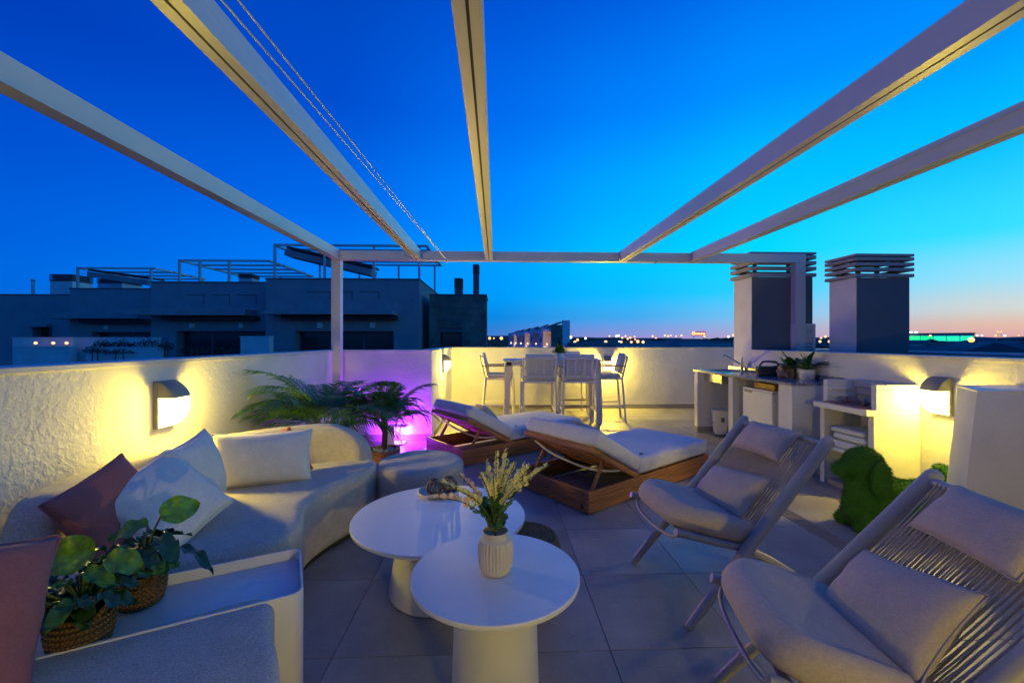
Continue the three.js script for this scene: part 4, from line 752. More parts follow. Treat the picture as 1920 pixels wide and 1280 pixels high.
{
  const s = barStool(); s.userData.label = 'bar stool with its slatted back to the loungers, toward the return wall';
  const z = -6.78, xa = PZ(1009, 700, z - 0.0)[0], xb = PZ(1082, 700, z)[0]; // near side, seen from behind
  s.position.set(xa, 0, z - 0.02); s.rotation.y = Math.PI;
  copy(s, [xb, 0, z + 0.04], Math.PI - 0.04, 'bar stool with its slatted back to the loungers, toward the counter');
  const xl = PZ(903, 700, BZ - 0.35)[0]; copy(s, [xl + 0.3, 0, BZ - 0.38], Math.PI / 2, 'bar stool at the table end beside the lit return wall');
  copy(s, [2.2 - 0.3, 0, BZ - 0.32], -Math.PI / 2 - 0.12, 'bar stool turned to the table end nearest the kitchen counter');
  copy(s, [PZ(1069, 665, -8.1)[0], 0, -8.02], 0, 'bar stool on the parapet side of the table behind the plant pot');
}
function tuftPlant(name, label, pos, potGeo, potMat, n, L, W, mt, spread, y0, group, sd) {
  seed = sd; const o = thing(name, label, 'potted plant', pos, 0, group); part('pot', potGeo, potMat, o);
  part('soil', fin(new THREE.CylinderGeometry(0.03, 0.03, 0.006, 16).translate(0, y0 - 0.006, 0)), M.soil, o);
  for (let i = 0; i < n; i++) { const az = i * 2.4 + rr(-0.3, 0.3), tl = Math.pow(rnd(), 0.7) * spread, len = L * rr(0.6, 1.1), st = rr(0.0, 0.45) * L; const d = V(Math.sin(az) * Math.sin(tl), Math.cos(tl), Math.cos(az) * Math.sin(tl));
    const l = part('leaf', leafGeo(len, W * rr(0.75, 1.15), 0, 0.35, 0.1, 6, 2), mt[(rnd() * mt.length) | 0], o); l.position.set(d.x * st, y0 + d.y * st, d.z * st); l.quaternion.setFromRotationMatrix(new THREE.Matrix4().lookAt(V(0, 0, 0), d.clone().negate(), V(0, 1, 0.01))); }
  return o;
}
{
  const p = PZ(1049, 683, BZ - 0.3);
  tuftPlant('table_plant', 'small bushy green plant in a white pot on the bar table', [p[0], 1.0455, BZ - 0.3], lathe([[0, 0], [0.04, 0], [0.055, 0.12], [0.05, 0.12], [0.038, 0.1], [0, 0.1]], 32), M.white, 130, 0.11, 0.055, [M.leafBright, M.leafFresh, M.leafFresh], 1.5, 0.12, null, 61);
  const fx = [[3.43, -4.58, 'leafy plant in the squat white pot at the near end of the counter', M.white, 0.075], [3.41, -4.82, 'leafy plant in the grey pot behind the squat white pot', M.skirting, 0.06]];
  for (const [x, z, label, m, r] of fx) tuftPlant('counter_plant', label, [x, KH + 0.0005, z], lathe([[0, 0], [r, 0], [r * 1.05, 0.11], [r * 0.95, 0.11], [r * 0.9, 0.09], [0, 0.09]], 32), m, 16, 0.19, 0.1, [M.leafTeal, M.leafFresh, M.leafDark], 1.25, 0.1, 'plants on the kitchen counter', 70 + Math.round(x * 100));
}
{ // portable speaker
  const o = thing('portable_speaker', 'black portable speaker with a carrying handle on the worktop', 'speaker', [3.36, KH, -5.12], -0.12);
  part('speaker_body', rbox(0.29, 0.115, 0.1, 0.022, 0, 0.0585, 0, 4), M.black, o); part('grille', rbox(0.25, 0.085, 0.012, 0.005, 0, 0.057, 0.047), M.speakerCloth, o);
  part('handle', tube([[-0.125, 0.105, 0], [-0.09, 0.155, 0], [-0.06, 0.172, 0], [0.06, 0.172, 0], [0.09, 0.155, 0], [0.125, 0.105, 0]], 0.011, 40, 8), M.black, o);
  for (const s of [-1, 1]) part('end_cap', fin(new THREE.CylinderGeometry(0.036, 0.036, 0.008, 24).rotateZ(Math.PI / 2).translate(s * 0.146, 0.058, 0)), M.speakerCloth, o);
}
{ // brown figurine of a sitting puppy
  const g = solid((x, y, z) => { let d = ell(x, y, z, [0, 0.045, 0], [0.06, 0.055, 0.06]); d = smin(d, ell(x, y, z, [0, 0.115, 0.012], [0.045, 0.042, 0.045]), 0.025); d = smin(d, ell(x, y, z, [0, 0.105, 0.055], [0.02, 0.017, 0.022]), 0.012); for (const s of [-1, 1]) { d = smin(d, capsule(x, y, z, [s * 0.038, 0.135, 0], [s * 0.058, 0.075, 0.012], 0.013, 0.017), 0.008); d = smin(d, capsule(x, y, z, [s * 0.035, 0.05, 0.035], [s * 0.04, 0.012, 0.055], 0.018, 0.014), 0.012); } return Math.max(d, -y); }, [0, 0.075, 0.005], 0.095, 44);
  const o = thing('puppy_figurine', 'small brown sitting puppy figurine on the worktop', 'figurine', [3.32, KH + 0.0005, -4.8], -0.7); part('figurine_body', g, M.clayRib, o);
  for (const s of [-1, 1]) part('eye', fin(new THREE.SphereGeometry(0.005, 10, 8).translate(s * 0.018, 0.122, 0.052)), M.black, o); part('nose', fin(new THREE.SphereGeometry(0.007, 10, 8).translate(0, 0.109, 0.076)), M.black, o);
}
{ // fridge with the wooden tray on it, and the bin
  const za = PX(1392, 760, 3.04)[2], zb = PX(1447, 760, 3.04)[2], o = thing('mini_fridge', 'white mini fridge under the counter', 'fridge', [3.3, 0, (za + zb) / 2]), w = (zb - za) / 2;
  part('fridge_body', rspan(-0.2, 0.22, 0.02, 0.775, -w, w, 0.008), M.white, o); part('top_panel', rspan(-0.255, 0.22, 0.776, 0.795, -w - 0.003, w + 0.003, 0.005), M.white, o);
  const d = part('door', rspan(-0.255, -0.205, 0.05, 0.772, -w, w, 0.01), M.white, o); part('door_handle', rspan(-0.262, -0.254, 0.74, 0.765, -w + 0.05, -w + 0.2, 0.003), M.skirting, d);
  for (const s of [-1, 1]) part('foot', cyl([-0.17, 0, s * (w - 0.05)], [-0.17, 0.025, s * (w - 0.05)], 0.018), M.black, o);
  const t = thing('wooden_tray', 'orange-brown wooden tray on top of the mini fridge', 'tray', [3.24, 0.7955, (za + zb) / 2 + 0.06]);
  part('tray_floor', rspan(-0.14, 0.14, 0, 0.008, -0.19, 0.19), M.ply, t); for (const s of [-1, 1]) { part('tray_side', rspan(s * 0.14 - 0.006, s * 0.14 + 0.006, 0.009, 0.07, -0.19, 0.19), M.ply, t); part('tray_side', rspan(-0.133, 0.133, 0.009, 0.07, s * 0.184 - 0.006, s * 0.184 + 0.006), M.ply, t); }
  part('glass_tumbler', lathe([[0, 0.009], [0.028, 0.009], [0.032, 0.085], [0.03, 0.085], [0.026, 0.013], [0, 0.013]], 24), M.steel, t);
}
{
  const p = PH(1356, 817, 0), o = thing('waste_bin', 'cream tapered waste bin on the floor under the counter', 'bin', [p[0] - 0.03, 0, p[2] - 0.03], -0.3);
  const g = new THREE.BoxGeometry(0.2, 0.33, 0.22, 1, 1, 1), q = g.attributes.position; for (let i = 0; i < q.count; i++) { const k = q.getY(i) < 0 ? 0.72 : 1; q.setX(i, q.getX(i) * k); q.setZ(i, q.getZ(i) * k); } g.translate(0, 0.19, 0); g.computeVertexNormals();
  part('bin_body', fin(g), M.plastic, o); part('rim', rspan(-0.108, 0.108, 0.356, 0.372, -0.118, 0.118, 0.006), M.plastic, o); part('sticker', box(0.045, 0.06, 0.003).rotateX(-0.095).translate(0.02, 0.24, 0.104), M.clayRib, o);
  part('foot_pedal', bar([-0.09, 0.19, 0.05], [-0.15, 0.2, 0.07], 0.02, 0.02, 0.003), M.steel, o);
  for (const s of [-1, 1]) for (const u of [-1, 1]) part('caster', fin(new THREE.SphereGeometry(0.014, 10, 8).translate(s * 0.055, 0.0145, u * 0.06)), M.black, o);
}

// ---------------------------------------------------------------- turf dog
{
  const f = PH(1612, 988, 0), o = thing('turf_dog', 'green artificial-turf dog sculpture lying by the slot drain', 'dog sculpture', [f[0], 0, f[2]], 0.0);
  // faces -x; chest above the origin, body running to +x
  const sdf = (x, y, z) => {
    let d = capsule(x, y, z, [0.02, 0.12, 0], [0.04, 0.36, 0], 0.115, 0.10);                       // chest and neck
    d = smin(d, ell(x, y, z, [0.03, 0.46, 0], [0.125, 0.115, 0.105]), 0.05);                      // skull
    d = smin(d, capsule(x, y, z, [-0.07, 0.44, 0], [-0.145, 0.425, 0], 0.062, 0.048), 0.03);        // muzzle
    d = smin(d, capsule(x, y, z, [0.1, 0.19, 0], [0.5, 0.2, 0], 0.125, 0.13), 0.07);               // trunk
    for (const s of [-1, 1]) {
      d = smin(d, ell(x, y, z, [0.045, 0.38, s * 0.128], [0.07, 0.125, 0.04]), 0.008);           // hanging ears
      d = smin(d, capsule(x, y, z, [0.03, 0.1, s * 0.075], [-0.06, 0.035, s * 0.085], 0.05, 0.045), 0.03); // fore legs
      d = smin(d, ell(x, y, z, [0.36, 0.17, s * 0.125], [0.135, 0.145, 0.08]), 0.012);                 // haunches
      d = smin(d, capsule(x, y, z, [0.34, 0.06, s * 0.13], [0.22, 0.04, s * 0.14], 0.055, 0.042), 0.03); // hind feet
    }
    d = smin(d, capsule(x, y, z, [0.56, 0.25, 0], [0.62, 0.39, 0], 0.055, 0.055), 0.03);              // tail
    return Math.max(d, 0.004 - y);
  };
  const g = solid(sdf, [0.24, 0.29, 0], 0.48, 88);
  const body = part('dog_body', g, M.grassCore, o);
  seed = 77; const s = new MeshSurfaceSampler(body).setRandomGenerator(rnd).build(), N = 34000, p = V(), n = V(), mtx = new THREE.Matrix4(), q = new THREE.Quaternion(), up = V(0, 1, 0);
  const blade = new THREE.BufferGeometry(); blade.setAttribute('position', new THREE.Float32BufferAttribute([-0.0016, 0, 0, 0.0016, 0, 0, 0, 0.024, 0.004], 3)); blade.setAttribute('uv', new THREE.Float32BufferAttribute([0, 0, 1, 0, 0.5, 1], 2)); blade.computeVertexNormals();
  const im = new THREE.InstancedMesh(blade, M.grass, N); im.name = 'turf_pile'; im.userData.kind = 'stuff';
  for (let i = 0; i < N; i++) { s.sample(p, n); const d = n.clone().add(V(rr(-0.8, 0.8), rr(-0.8, 0.8), rr(-0.8, 0.8))).normalize(); q.setFromUnitVectors(up, d).multiply(new THREE.Quaternion().setFromAxisAngle(up, rr(0, 6.28))); mtx.compose(p, q, V(1, rr(0.45, 1.2), 1)); im.setMatrixAt(i, mtx); im.setColorAt(i, lin(rr(0.45, 1.4), rr(0.6, 1.2), rr(0.4, 1.3))); }
  im.castShadow = im.receiveShadow = true; o.add(im);
}

// ---------------------------------------------------------------- palms
function frond(L, az, el, droop, nl, wl, sd) {
  seed = sd; const pts = [], dirs = []; let p = V(0, 0, 0), e = el; const n = 22;
  for (let i = 0; i <= n; i++) { pts.push(p.clone()); const d = V(Math.sin(az) * Math.cos(e), Math.sin(e), Math.cos(az) * Math.cos(e)); dirs.push(d); p = p.clone().add(d.clone().multiplyScalar(L / n)); e -= droop / n * (0.5 + i / n); }
  const g = [fin(new THREE.TubeGeometry(new THREE.CatmullRomCurve3(pts), 20, 0.0045, 5))], pos = [];
  const side = V(Math.cos(az), 0, -Math.sin(az));
  for (let k = 0; k < nl; k++) {
    const t = 0.2 + 0.8 * k / nl, i = Math.min(n, Math.floor(t * n)), c = pts[i].clone().lerp(pts[Math.min(n, i + 1)], t * n - i), d = dirs[i], upv = side.clone().cross(d).normalize().multiplyScalar(-1);
    const len = 1.25 * wl * (0.55 + 0.6 * Math.sin(Math.PI * Math.min(1, 0.12 + t * 0.85))) * rr(0.9, 1.08);
    for (const s of [-1, 1]) {
      const a = side.clone().multiplyScalar(s * 0.82).add(d.clone().multiplyScalar(0.62 + 0.35 * t)).add(V(0, 0.18, 0)).normalize(), w = 0.0065 * (0.7 + 0.6 * len / wl), q = d.clone().multiplyScalar(w);
      const b0 = c.clone(), b1 = c.clone().add(a.clone().multiplyScalar(len * 0.45)).add(V(0, -len * 0.05, 0)), b2 = c.clone().add(a.clone().multiplyScalar(len)).add(V(0, -len * rr(0.2, 0.42), 0));
      const A = b0.clone().addScaledVector(q, -0.4), B = b0.clone().addScaledVector(q, 0.4), C = b1.clone().add(q), D = b1.clone().sub(q);
      for (const v of [A, B, C, A, C, D, D, C, b2]) pos.push(v.x, v.y, v.z);
    }
  }
  const h = new THREE.BufferGeometry(); h.setAttribute('position', new THREE.Float32BufferAttribute(pos, 3)); h.computeVertexNormals(); g.push(fin(h)); return merge(g);
}
function palm(label, pos, potR, potH, stem, specs, sd) {
  const o = thing('potted_palm', label, 'palm', pos, 0, 'potted palms in the violet corner');
  part('pot', lathe([[0, 0], [potR * 0.78, 0], [potR, potH * 0.9], [potR * 1.06, potH * 0.9], [potR * 1.06, potH], [potR * 0.95, potH], [potR * 0.93, potH * 0.85], [0, potH * 0.85]], 40), M.terracotta, o);
  part('soil', fin(new THREE.CylinderGeometry(potR * 0.9, potR * 0.9, 0.01, 24).translate(0, potH * 0.87, 0)), M.soil, o);
  seed = sd; for (let i = 0; i < 16; i++) { const a = i * 2.4, r = potR * 0.85 * Math.sqrt((i + 0.5) / 16), s = rr(0.02, 0.032), g = new THREE.IcosahedronGeometry(s, 2); g.scale(1.2, 0.65, 0.95); g.rotateY(rr(0, 3)); const m = part('pebble', fin(g), M.pebble, o); m.position.set(Math.cos(a) * r, potH * 0.88 + s * 0.5, Math.sin(a) * r); }
  part('trunk', tube([[0, potH * 0.85, 0], [0.01, potH + stem * 0.5, 0.005], [0, potH + stem, 0]], 0.028, 12, 9), M.bark, o);
  specs.forEach(([az, el, L, droop, wl, mi], i) => { const f = part('frond', frond(L, az, el, droop, Math.round(16 + L * 16), wl, sd + i * 7), M.palm[mi], o); f.position.set(Math.sin(az) * 0.02, potH + stem - 0.02 - (i % 4) * 0.03, Math.cos(az) * 0.02); });
}
{
  const p = [-1.13, -4.35], sp = []; seed = 5;
  for (let i = 0; i < 20; i++) sp.push([i * 2.4 + rr(-0.3, 0.3), rr(0.6, 1.4), rr(0.42, 0.66), rr(0.8, 2.2), rr(0.13, 0.19), i % 5 === 0 ? 1 : 0]);
  palm('palm in a terracotta pot with pebbles beside the ottoman', [p[0], 0, p[1]], 0.155, 0.27, 0.3, sp, 301);
  const s2 = []; for (let i = 0; i < 28; i++) s2.push([i * 2.4 + rr(-0.3, 0.3), rr(0.45, 1.35), rr(0.6, 0.95), rr(0.7, 1.9), rr(0.17, 0.24), [0, 0, 1, 2, 0][i % 5]]);
  s2.push([-1.2, 0.6, 0.98, 1.7, 0.26, 1]); s2.push([-1.35, 0.8, 0.9, 1.9, 0.24, 2]);
  palm('big bushy palm behind the curved sofa', [-1.62, 0, -4.12], 0.18, 0.33, 0.22, s2, 501);
}

// ---------------------------------------------------------------- neighbouring houses
function neighbour(label, z, pxl, pxr, pyt, depth, opt = {}) {
  const a = PZ(pxl, pyt, z), b = PZ(pxr, pyt, z), x0 = a[0], x1 = b[0], top = (a[1] + b[1]) / 2, base = -9, o = thing('neighbour_house', label, 'house', [(x0 + x1) / 2, base, z - depth / 2], 0, 'row of dark flat-roofed neighbouring houses');
  const ox = o.position.x, oz = o.position.z, L = (A, B, C, D, E, F, g = span) => g(A - ox, B - ox, C - base, D - base, E - oz, F - oz), at = (px, py) => PZ(px, py, z);
  const holes = opt.openings || [];
  // front wall pieces round the openings, rest of the body behind
  part('house_body', L(x0, x1, base, top, z - depth, z - 0.6), M.neigh, o);
  if (holes.length) {
    const [hx0, hx1, hy] = [at(holes[0][0], 0)[0], at(holes[0][1], 0)[0], at(0, holes[0][2])[1]];
    part('front_wall', [L(x0, hx0, base, top, z - 0.6, z), L(hx1, x1, base, top, z - 0.6, z), L(hx0, hx1, hy, top, z - 0.6, z)], M.neigh, o);
    const n = Math.max(1, Math.round((hx1 - hx0) / 1.5)); for (let i = 0; i < n; i++) { const u0 = hx0 + (hx1 - hx0) * i / n, u1 = hx0 + (hx1 - hx0) * (i + 1) / n, p = part('glass_door', L(u0 + 0.05, u1 - 0.05, hy - 2.4, hy - 0.05, z - 0.5, z - 0.47), M.glass, o); part('door_frame', [L(u0, u0 + 0.05, hy - 2.4, hy, z - 0.52, z - 0.45), L(u1 - 0.05, u1, hy - 2.4, hy, z - 0.52, z - 0.45), L(u0 + 0.05, u1 - 0.05, hy - 0.05, hy, z - 0.52, z - 0.45)], M.neighDark, p); }
  } else part('front_wall', L(x0, x1, base, top, z - 0.6, z), M.neigh, o);
  part('roof_coping', L(x0 - 0.03, x1 + 0.03, top, top + 0.06, z - depth, z + 0.03), M.neighDark, o);
  for (const [p0, p1, py0, py1, out] of opt.canopies || []) part('canopy', L(at(p0, 0)[0], at(p1, 0)[0], at(0, py1)[1], at(0, py0)[1], z + 0.003, z + out, rspan), M.neigh, o);
  for (const [p0, p1, py0, py1] of opt.awnings || []) part('awning_cassette', L(at(p0, 0)[0], at(p1, 0)[0], at(0, py1)[1], at(0, py0)[1], z + 0.003, z + 0.5, rspan), M.black, o);
  for (const [px, py, s] of opt.lights || []) { const c = at(px, py); part('wall_fitting', L(c[0] - s, c[0] + s, c[1] - s * 1.1, c[1] + s * 1.1, z + 0.003, z + 0.14, rspan), M.neighWhite, o); }
  for (const [p0, p1, py0, py1] of opt.grooves || []) { const A = at(p0, py0), B = at(p1, py1); part('panel_joint', [L(A[0], B[0], A[1] - 0.02, A[1] + 0.02, z + 0.002, z + 0.012), L(B[0] - 0.02, B[0] + 0.02, B[1], A[1], z + 0.002, z + 0.012)], M.neighDark, o); }
  return { o, top, x0, x1, z };
}
const hA = neighbour('farthest dark neighbouring house with a small doorway', -27, -60, 131, 553, 8, { openings: [[60, 97, 608]], canopies: [[58, 97, 607, 613, 0.35]] });
const hB = neighbour('dark neighbouring house behind the low planted white wall', -23.5, 130, 284, 542, 7, { openings: [[171, 282, 622]], canopies: [[112, 284, 588, 598, 0.9]], awnings: [[164, 284, 599, 606]], lights: [[202, 614, 0.1]] });
const hC = neighbour('dark neighbouring house with a wide canopy and garden door', -21, 283, 499, 530, 7, { openings: [[330, 497, 620]], canopies: [[272, 482, 581, 592, 1.0]], awnings: [[316, 488, 593, 600]], lights: [[362, 611, 0.1], [454, 611, 0.1]], grooves: [[350, 382, 553, 570], [398, 430, 553, 570], [444, 480, 553, 570]] });
const hD = neighbour('nearest dark neighbouring house behind the pergola post', -19.5, 498, 786, 524, 7, { openings: [[553, 738, 620]], canopies: [[512, 745, 584, 590, 1.0]], awnings: [[537, 747, 591, 598]], lights: [[601, 610, 0.11], [699, 610, 0.11]], grooves: [[575, 618, 547, 562], [644, 660, 547, 562], [674, 710, 547, 562]] });
{ // stone-clad end block, tile by tile
  const z = -20.2, a = PZ(805, 553, z), b = PZ(912, 553, z), x0 = a[0], x1 = b[0], top = a[1], o = thing('stone_clad_block', 'green-grey stone-clad block with a dark window beside the houses', 'building', [(x0 + x1) / 2, -9, z - 1.5]);
  const ox = o.position.x, L = (A, B, C, D, E, F, g = span) => g(A - ox, B - ox, C + 9, D + 9, E - z + 1.5, F - z + 1.5);
  const wx0 = PZ(825, 0, z)[0], wx1 = PZ(866, 0, z)[0], wy = PZ(0, 622, z)[1];
  part('core', [L(x0 + 0.02, x1 - 0.02, -9, top - 0.02, z - 3, z - 0.35), L(x0 + 0.02, wx0, -9, top - 0.02, z - 0.35, z - 0.04), L(wx1, x1 - 0.02, -9, top - 0.02, z - 0.35, z - 0.04), L(wx0, wx1, wy, top - 0.02, z - 0.35, z - 0.04)], M.neighDark, o);
  const w = part('window', L(wx0, wx1, wy - 2.4, wy - 0.03, z - 0.3, z - 0.27), M.glass, o); part('window_frame', [L(wx0, wx0 + 0.05, wy - 2.4, wy, z - 0.32, z - 0.1), L(wx1 - 0.05, wx1, wy - 2.4, wy, z - 0.32, z - 0.1), L(wx0 + 0.05, wx1 - 0.05, wy - 0.05, wy, z - 0.32, z - 0.1)], M.black, w);
  part('roof_coping', L(x0 - 0.02, x1 + 0.02, top, top + 0.05, z - 3, z + 0.03), M.neighDark, o);
  const rh = 0.31, G = {}; let y = top, r = 0;
  while (y > 0.6) { let x = x0 - (hash(r, 1, 4) * 0.4); while (x < x1) { const len = 0.55 + 0.12 * hash(r, Math.round(x * 10), 6), a0 = Math.max(x, x0) + 0.004, a1 = Math.min(x + len, x1) - 0.004; x += len; if (a1 - a0 < 0.05) continue; const inWin = y - rh < wy && a1 > wx0 && a0 < wx1; for (const [s0, s1] of inWin ? [[a0, Math.min(a1, wx0)], [Math.max(a0, wx1), a1]] : [[a0, a1]]) { if (s1 - s0 < 0.04) continue; const k = (hash(r, Math.round(s0 * 50), 8) * 4) | 0; part('stone_tile', L(s0, s1, y - rh + 0.005, y - 0.003, z - 0.04, z - 0.012 + 0.012 * hash(r, Math.round(s0 * 30), 2)), M.greenStone[k], o); } } y -= rh; r++; }
  for (const [p0, p1, py, nm] of [[852, 867, 521, 1], [887, 898, 495, 2]]) { const c0 = PZ(p0, py, z - 1), c1 = PZ(p1, py, z - 1), f = part('flue', L(c0[0], c1[0], top + 0.05, c0[1], z - 1.4, z - 1, rspan), M.neighDark, o); for (let i = 0; i < 4; i++) part('flue_slot', L(c0[0] - 0.02, c1[0] + 0.02, c0[1] - 0.12 - i * 0.11, c0[1] - 0.07 - i * 0.11, z - 1.42, z - 0.98), M.black, f); }
}
function roofPergola(label, h, pxl, pxr, pyt, depth, rails, posts, slope) {
  const z = h.z - 0.4, a = PZ(pxl, pyt, z), b = PZ(pxr, pyt, z), o = thing('roof_pergola', label, 'pergola', [(a[0] + b[0]) / 2, h.top + 0.06, z], 0, 'white pergolas on the neighbouring roofs');
  const w = (b[0] - a[0]) / 2, H = a[1] - h.top - 0.06, t = 0.05;
  for (const x of posts) for (const zz of [0, -depth]) part('post', rspan(x * w - t, x * w + t, 0, H, zz - t, zz + t), M.neighWhite, o);
  for (let i = 0; i < rails; i++) part('rail', rspan(-w - t, w + t, H, H + 0.1, -depth * i / (rails - 1) - t, -depth * i / (rails - 1) + t), M.neighWhite, o);
  for (const s of [-1, 1]) part('side_rail', rspan(s * w - t, s * w + t, H, H + 0.1, -depth + t, -t), M.neighWhite, o);
  if (slope) { const c = part('folded_blind', bar([-w + 0.4, H - 0.25, -0.6], [w * slope, 0.35, -0.5], 1.0, 0.28), M.neigh, o); part('blind_cloth', bar([-w + 0.5, H - 0.02, -0.6], [w * slope + 0.1, 0.62, -0.5], 1.1, 0.1), M.black, c); }
  return o;
}
roofPergola('white roof pergola with a folded dark blind above the nearest house', hD, 515, 800, 461, 5, 6, [-1, -0.35, 0.3, 0.9], 0.25);
roofPergola('light white roof pergola frame above the canopied house', hC, 336, 505, 490, 5, 5, [-1, -0.55, 0.1], 0);
roofPergola('white roof pergola with a folded blind above the planted house', hB, 145, 290, 504, 4, 4, [-1, 0.9], 0.8);
function roofStack(label, z, p0, p1, pt, pb, dark) {
  const a = PZ(p0, pt, z), b = PZ(p1, pb, z), w = (b[0] - a[0]) / 2, h = a[1] - b[1] + 0.4, o = thing('roof_stack', label, 'chimney', [(a[0] + b[0]) / 2, b[1] - 0.4, z - w], 0, 'roof stacks on the neighbouring houses');
  part('stack_body', rspan(-w, w, 0, h * 0.72, -w, w), M.neighWhite, o); for (let i = 0; i < 4; i++) part('louvre', rspan(-w - 0.03, w + 0.03, h * (0.73 + i * 0.07), h * (0.775 + i * 0.07), -w - 0.03, w + 0.03), M.neighDark, o); part('cap_core', rspan(-w * 0.7, w * 0.7, h * 0.72, h * 0.99, -w * 0.7, w * 0.7), M.black, o);
}
roofStack('pale roof stack with dark slatted cap above the farthest house', -29, 93, 135, 513, 552); roofStack('pale roof stack beside the folded blind on the planted house', -26, 182, 228, 522, 541); roofStack('small pale roof stack at the end of the light pergola frame', -25, 447, 472, 513, 529);
{ const a = PZ(61, 527, -29), o = thing('vent_pipe', 'thin steel vent pipe on the farthest house roof', 'vent pipe', [a[0], 3.8, -29]); part('pipe', cyl([0, 0, 0], [0, a[1] - 3.8, 0], 0.09), M.neighWhite, o); part('pipe_cap', lathe([[0, a[1] - 3.7], [0.12, a[1] - 3.78], [0.12, a[1] - 3.72], [0, a[1] - 3.62]], 16), M.neighWhite, o); }
// white garden walls in front of the neighbouring houses
function gardenWall(label, z, p0, p1, pt, depth, group) { const a = PZ(p0, pt, z), b = PZ(p1, pt, z), o = thing('garden_wall', label, 'wall', [(a[0] + b[0]) / 2, -1, z]), w = (b[0] - a[0]) / 2; part('wall_body', rspan(-w, w, -2, a[1] + 1 - 0.04, -depth, 0, 0.01), M.neighWhite, o); part('coping', rspan(-w - 0.02, w + 0.02, a[1] + 1 - 0.04, a[1] + 1, -depth - 0.02, 0.02), M.neighWhite, o); return o; }
gardenWall('white garden wall carrying three small orange lights', -18, 22, 136, 632, 0.2); gardenWall('lower white wall ledge below the three orange lights', -17.5, 30, 130, 649, 0.3); gardenWall('white planter wall with shrubs before the planted house', -18.2, 137, 292, 632, 0.25); gardenWall('lower white planter wall fronting the shrubs', -17.6, 160, 300, 651, 0.2); gardenWall('small plain white screen wall between two houses', -17.5, 450, 505, 630, 0.3);
[[66, 643], [99, 643], [124, 643]].forEach(([px, py]) => { const c = PZ(px, py, -17.6), o = thing('garden_light', 'small orange bulb light on the white garden wall', 'light', [c[0], c[1], -17.6], 0, 'orange lights on the garden wall'); part('light_bulb', fin(new THREE.SphereGeometry(0.055, 12, 8)), glow([1, 0.42, 0.05], 3), o); part('bulb_stem', cyl([0, -0.14, 0], [0, -0.05, 0], 0.015), M.black, o); });
function shrub(label, c, rx, ry, n, ls, mt, sd) { seed = sd; const o = thing('shrub', label, 'shrub', c, 0, 'shrubs along the white planter walls'), g = []; for (let i = 0; i < n; i++) { const a = rr(0, 6.28), r = Math.sqrt(rnd()), y = ry * rnd() * (1 - r * 0.7), q = leafGeo(ls * rr(0.7, 1.3), ls * 0.55, 0, 0.3, 0, 2, 1); q.rotateX(rr(-1.2, 0.4)); q.rotateY(rr(0, 6.28)); q.translate(Math.cos(a) * r * rx, y, Math.sin(a) * r * 0.3); g.push(q); } part('foliage', g, mt, o); part('stem', [cyl([-rx * 0.3, -0.4, 0], [-rx * 0.2, ry * 0.4, 0], 0.02), cyl([rx * 0.3, -0.4, 0], [rx * 0.25, ry * 0.4, 0], 0.02)], M.bark, o); }
{ let k = 0; for (const [p0, p1, py, z, ry] of [[175, 205, 648, -17.9, 0.35], [205, 250, 647, -17.9, 0.3], [250, 305, 646, -17.9, 0.4], [158, 196, 659, -17.4, 0.3], [196, 250, 660, -17.4, 0.2], [340, 385, 658, -17.6, 0.32], [385, 440, 658, -17.6, 0.3], [300, 322, 654, -17.8, 0.5]]) { const a = PZ(p0, py, z), b = PZ(p1, py, z); shrub(['low dark shrub trailing over the white planter wall', 'thin grassy shrub before the canopied house door'][k === 5 || k === 6 ? 1 : 0], [(a[0] + b[0]) / 2, a[1] - 0.05, z], (b[0] - a[0]) / 2, ry, 130, 0.1, k % 2 ? M.leafDark : M.leafTeal, 800 + k); k++; } }

// ---------------------------------------------------------------- distance: ground, hills, town
M.ground = mat([0.05, 0.06, 0.05], 1, { map: T.mottle }); M.hill = mat([0.035, 0.05, 0.04], 1); M.roofTile = mat([0.22, 0.10, 0.07], 0.9, { map: T.mottle }); M.roofGrey = mat([0.14, 0.14, 0.15], 0.9, { map: T.mottle });
M.farWhite = mat([0.78, 0.76, 0.74], 0.9); M.farGrey = mat([0.42, 0.42, 0.43], 0.9); M.woods = mat([0.03, 0.06, 0.03], 1);
struct('ground', fin(new THREE.CircleGeometry(2400, 64).rotateX(-Math.PI / 2).translate(0, -9.2, 0)), M.ground);
{ // low hills along the horizon
  const pos = [], idx = [], n = 460; for (let i = 0; i <= n; i++) { const a = (i / n) * 6.2832 - 3.1416, hh = 3 + 15 * fbm(i / n, 0.3, 46, 5, 4) + 10 * ease((a - 0.75) / 0.6) * ease((2.2 - a) / 0.6) * fbm(i / n, 0.7, 20, 8, 3); for (const [r, y] of [[700, -9.2], [780, hh * 0.7], [900, hh], [1100, -9.2]]) pos.push(Math.sin(a) * r, y, -Math.cos(a) * r); }
  for (let i = 0; i < n; i++) for (let k = 0; k < 3; k++) { const a = i * 4 + k; idx.push(a, a + 4, a + 1, a + 1, a + 4, a + 5); }
  const g = new THREE.BufferGeometry(); g.setAttribute('position', new THREE.Float32BufferAttribute(pos, 3)); g.setIndex(idx); g.computeVertexNormals(); struct('hills', fin(g), M.hill);
}
